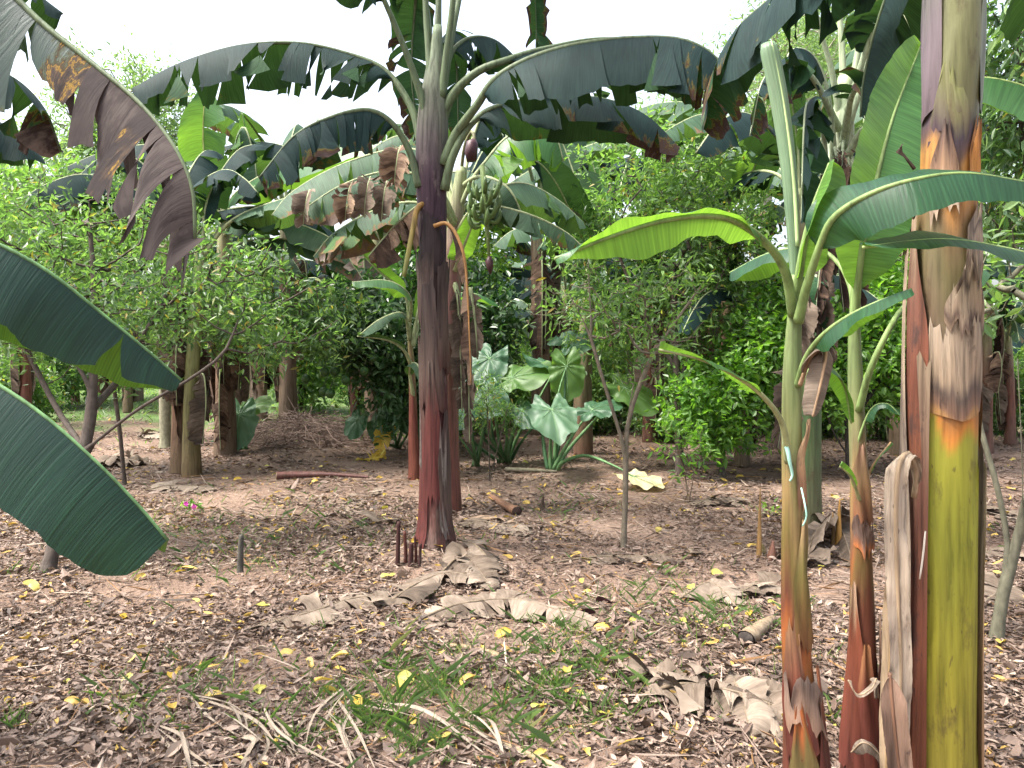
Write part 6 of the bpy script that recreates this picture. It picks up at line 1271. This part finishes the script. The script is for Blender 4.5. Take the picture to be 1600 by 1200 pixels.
def grass():
    rng = np.random.default_rng(2); mb = MB()
    pa = [(560, 1130, 120, 45, 900), (650, 1100, 90, 60, 900), (880, 1030, 60, 70, 900), (900, 1110, 120, 40, 700), (730, 1160, 130, 40, 600), (960, 930, 40, 20, 150), (1130, 960, 70, 30, 500), (1040, 900, 40, 25, 120), (700, 1060, 150, 40, 300), (400, 850, 80, 40, 500), (290, 810, 70, 25, 400), (330, 870, 110, 40, 350), (900, 790, 60, 25, 350), (240, 1060, 60, 30, 160), (200, 1120, 60, 40, 120), (330, 1080, 60, 30, 120), (1090, 970, 60, 25, 250), (520, 880, 60, 20, 100),
          (480, 790, 120, 30, 300), (1500, 850, 80, 30, 150), (1000, 1060, 120, 40, 350), (820, 960, 120, 40, 200), (1240, 1000, 60, 60, 120), (640, 850, 80, 20, 90)]
    pa += [(rng.uniform(0, 1450), rng.uniform(760, 1200), 14, 8, 26) for _ in range(46)]
    for (cx, cy, sx, sy, n) in pa:
        n = int(n*.75); sx = sx*1.25; sy = sy*1.25
        px = cx+rng.normal(0, sx*.6, n); py = np.clip(cy+rng.normal(0, sy*.6, n), 700, 1290)
        Yq = EYE*F/(py-HY); X = (px-800)/F*Yq
        keep = np.sin(X*14+3)*np.sin(Yq*13)+rng.normal(0, .4, n) > -.1; X, Yq = X[keep], Yq[keep]; k = len(X)
        a = rng.uniform(0, 6.283, k); d = np.stack([np.cos(a)*.6, np.sin(a)*.6, np.ones(k)*rng.uniform(.6, 1.4, k)], 1)
        L = rng.gamma(6, .0125, k); leaves6(mb, np.stack([X, Yq, gh(X, Yq)], 1), d, np.stack([np.cos(a), np.sin(a), -np.ones(k)*.2], 1)+rng.normal(0, .2, (k, 3)), L, rng.uniform(.0014, .0028, k), fold=.3, rnd=rng.random(k), droop=-.25+rng.normal(0, .2, (k, 1)))
    # longer grass far away, in the light
    n = 26000; Y = rng.uniform(11.5, 36, n); X = (rng.random(n)*2-1)*(.75*Y+1)
    w = np.sin(X*.9+1)*np.sin(Y*.8)+rng.normal(0, .4, n)+(Y-15)*.12; kp = (w > .1) | (rng.random(n) < .08); X, Y = X[kp], Y[kp]; k = len(X)
    a = rng.uniform(0, 6.283, k); d = np.stack([np.cos(a)*.7, np.sin(a)*.7, rng.uniform(.5, 1.3, k)], 1)
    leaves6(mb, np.stack([X, Y, gh(X, Y)], 1), d, np.stack([np.cos(a), np.sin(a), -np.ones(k)*.2], 1), rng.uniform(.06, .24, k), rng.uniform(.012, .03, k), fold=.2, rnd=rng.random(k), droop=-.2)
    o = mb.build('grass', MAT['grass'], smooth=False); tag(o, 'thin tufts of green grass among the litter', 'grass', kind='stuff')
grass()
def yellow_leaves():
    rng = np.random.default_rng(9); protos = []
    for k in range(6):
        mid, L = spline([(0, 0, .012), (.03, .004, .016+.006*(k % 2)), (.065, -.004*k, .018), (.10, .004, .010)], 9); mb = MB()
        blade(mb, mid, L, .02, .02+.003*(k % 3), (12+6*(k % 3), -5+9*(k % 4)), grav=(-.3, .3), seed=k, nv=4, tip=.35, tail=.75, dens=12, wave=.004)
        mb.a = [np.full(len(x), (k*.19) % 1) for x in mb.a]
        protos.append(mb)
    lab = 'small yellow leaf fallen on the brown leaf litter'
    first = {}
    px = list(rng.uniform(0, 1600, 230)); py = list(545+1802/ (1.9+ (rng.random(230)**.8)*8.5))
    known = [(190, 968), (330, 937), (215, 863), (410, 1080), (385, 1035), (268, 1053), (520, 1055), (490, 1080), (460, 1020), (830, 1130), (965, 1190), (905, 935), (925, 918), (1170, 860), (1290, 812), (400, 950), (245, 800), (600, 715), (655, 870), (70, 890), (30, 890), (930, 1135), (820, 830), (350, 855), (20, 1085), (640, 1095), (1000, 960), (1330, 1145)]
    px += [k[0] for k in known]; py += [k[1] for k in known]
    for i, (x, y) in enumerate(zip(px, py)):
        if y > 1205: continue
        k = i % 6; p = G(x, y); p[2] += .012
        if k not in first:
            o = protos[k].build('fallen_leaf', MAT['yellow_leaf'], None); o.location = p; first[k] = o; tag(o, lab, 'fallen leaf', 'yellow leaves on the litter')
        else: o = first[k].copy(); COL.objects.link(o); o.location = p
        o.rotation_euler = (rng.normal(0, .25), rng.normal(0, .25), rng.uniform(0, 6.28)); o.scale = (rng.uniform(.45, 1.1),)*3
yellow_leaves()

# ------------------------------------------------------------------ light and camera
def light():
    w = bpy.data.worlds.new('World'); SC.world = w; w.use_nodes = True
    nt = w.node_tree; bg = nt.nodes['Background']
    sky = nt.nodes.new('ShaderNodeTexSky'); sky.sky_type = 'NISHITA'; sky.sun_disc = False
    el, az = R(62), R(-105)
    sky.sun_elevation = el; sky.sun_rotation = az; sky.air_density = 1.0; sky.dust_density = 6.0; sky.ozone_density = 1.0
    hs = nt.nodes.new('ShaderNodeHueSaturation'); hs.inputs['Saturation'].default_value = .55; nt.links.new(sky.outputs[0], hs.inputs['Color'])
    nt.links.new(hs.outputs[0], bg.inputs[0]); bg.inputs[1].default_value = .12
    l = bpy.data.lights.new('sun', 'SUN'); l.energy = 1.8; l.angle = R(12); l.color = (1, .95, .87)
    o = bpy.data.objects.new('sun', l); COL.objects.link(o)
    import mathutils
    d = mathutils.Vector((math.sin(az)*math.cos(el), math.cos(az)*math.cos(el), math.sin(el)))
    o.rotation_euler = d.to_track_quat('Z', 'Y').to_euler(); o.location = d*60
    c = bpy.data.cameras.new('camera'); co = bpy.data.objects.new('camera', c); COL.objects.link(co)
    c.sensor_width = 36; c.lens = F/1600*36; c.shift_y = (HY-600)/1600; c.clip_end = 3000; c.clip_start = .02
    co.location = (0, 0, EYE); co.rotation_euler = (R(90), 0, 0); SC.camera = co
    SC.render.engine = 'CYCLES'
    vs = SC.view_settings; vs.view_transform = 'Standard'; vs.look = 'None'; vs.gamma = 1; vs.exposure = EXPO
    cy = SC.cycles; cy.use_denoising = True; cy.max_bounces = 8; cy.diffuse_bounces = 3; cy.glossy_bounces = 2; cy.transmission_bounces = 5; cy.transparent_max_bounces = 4
EXPO = 2.3
light()
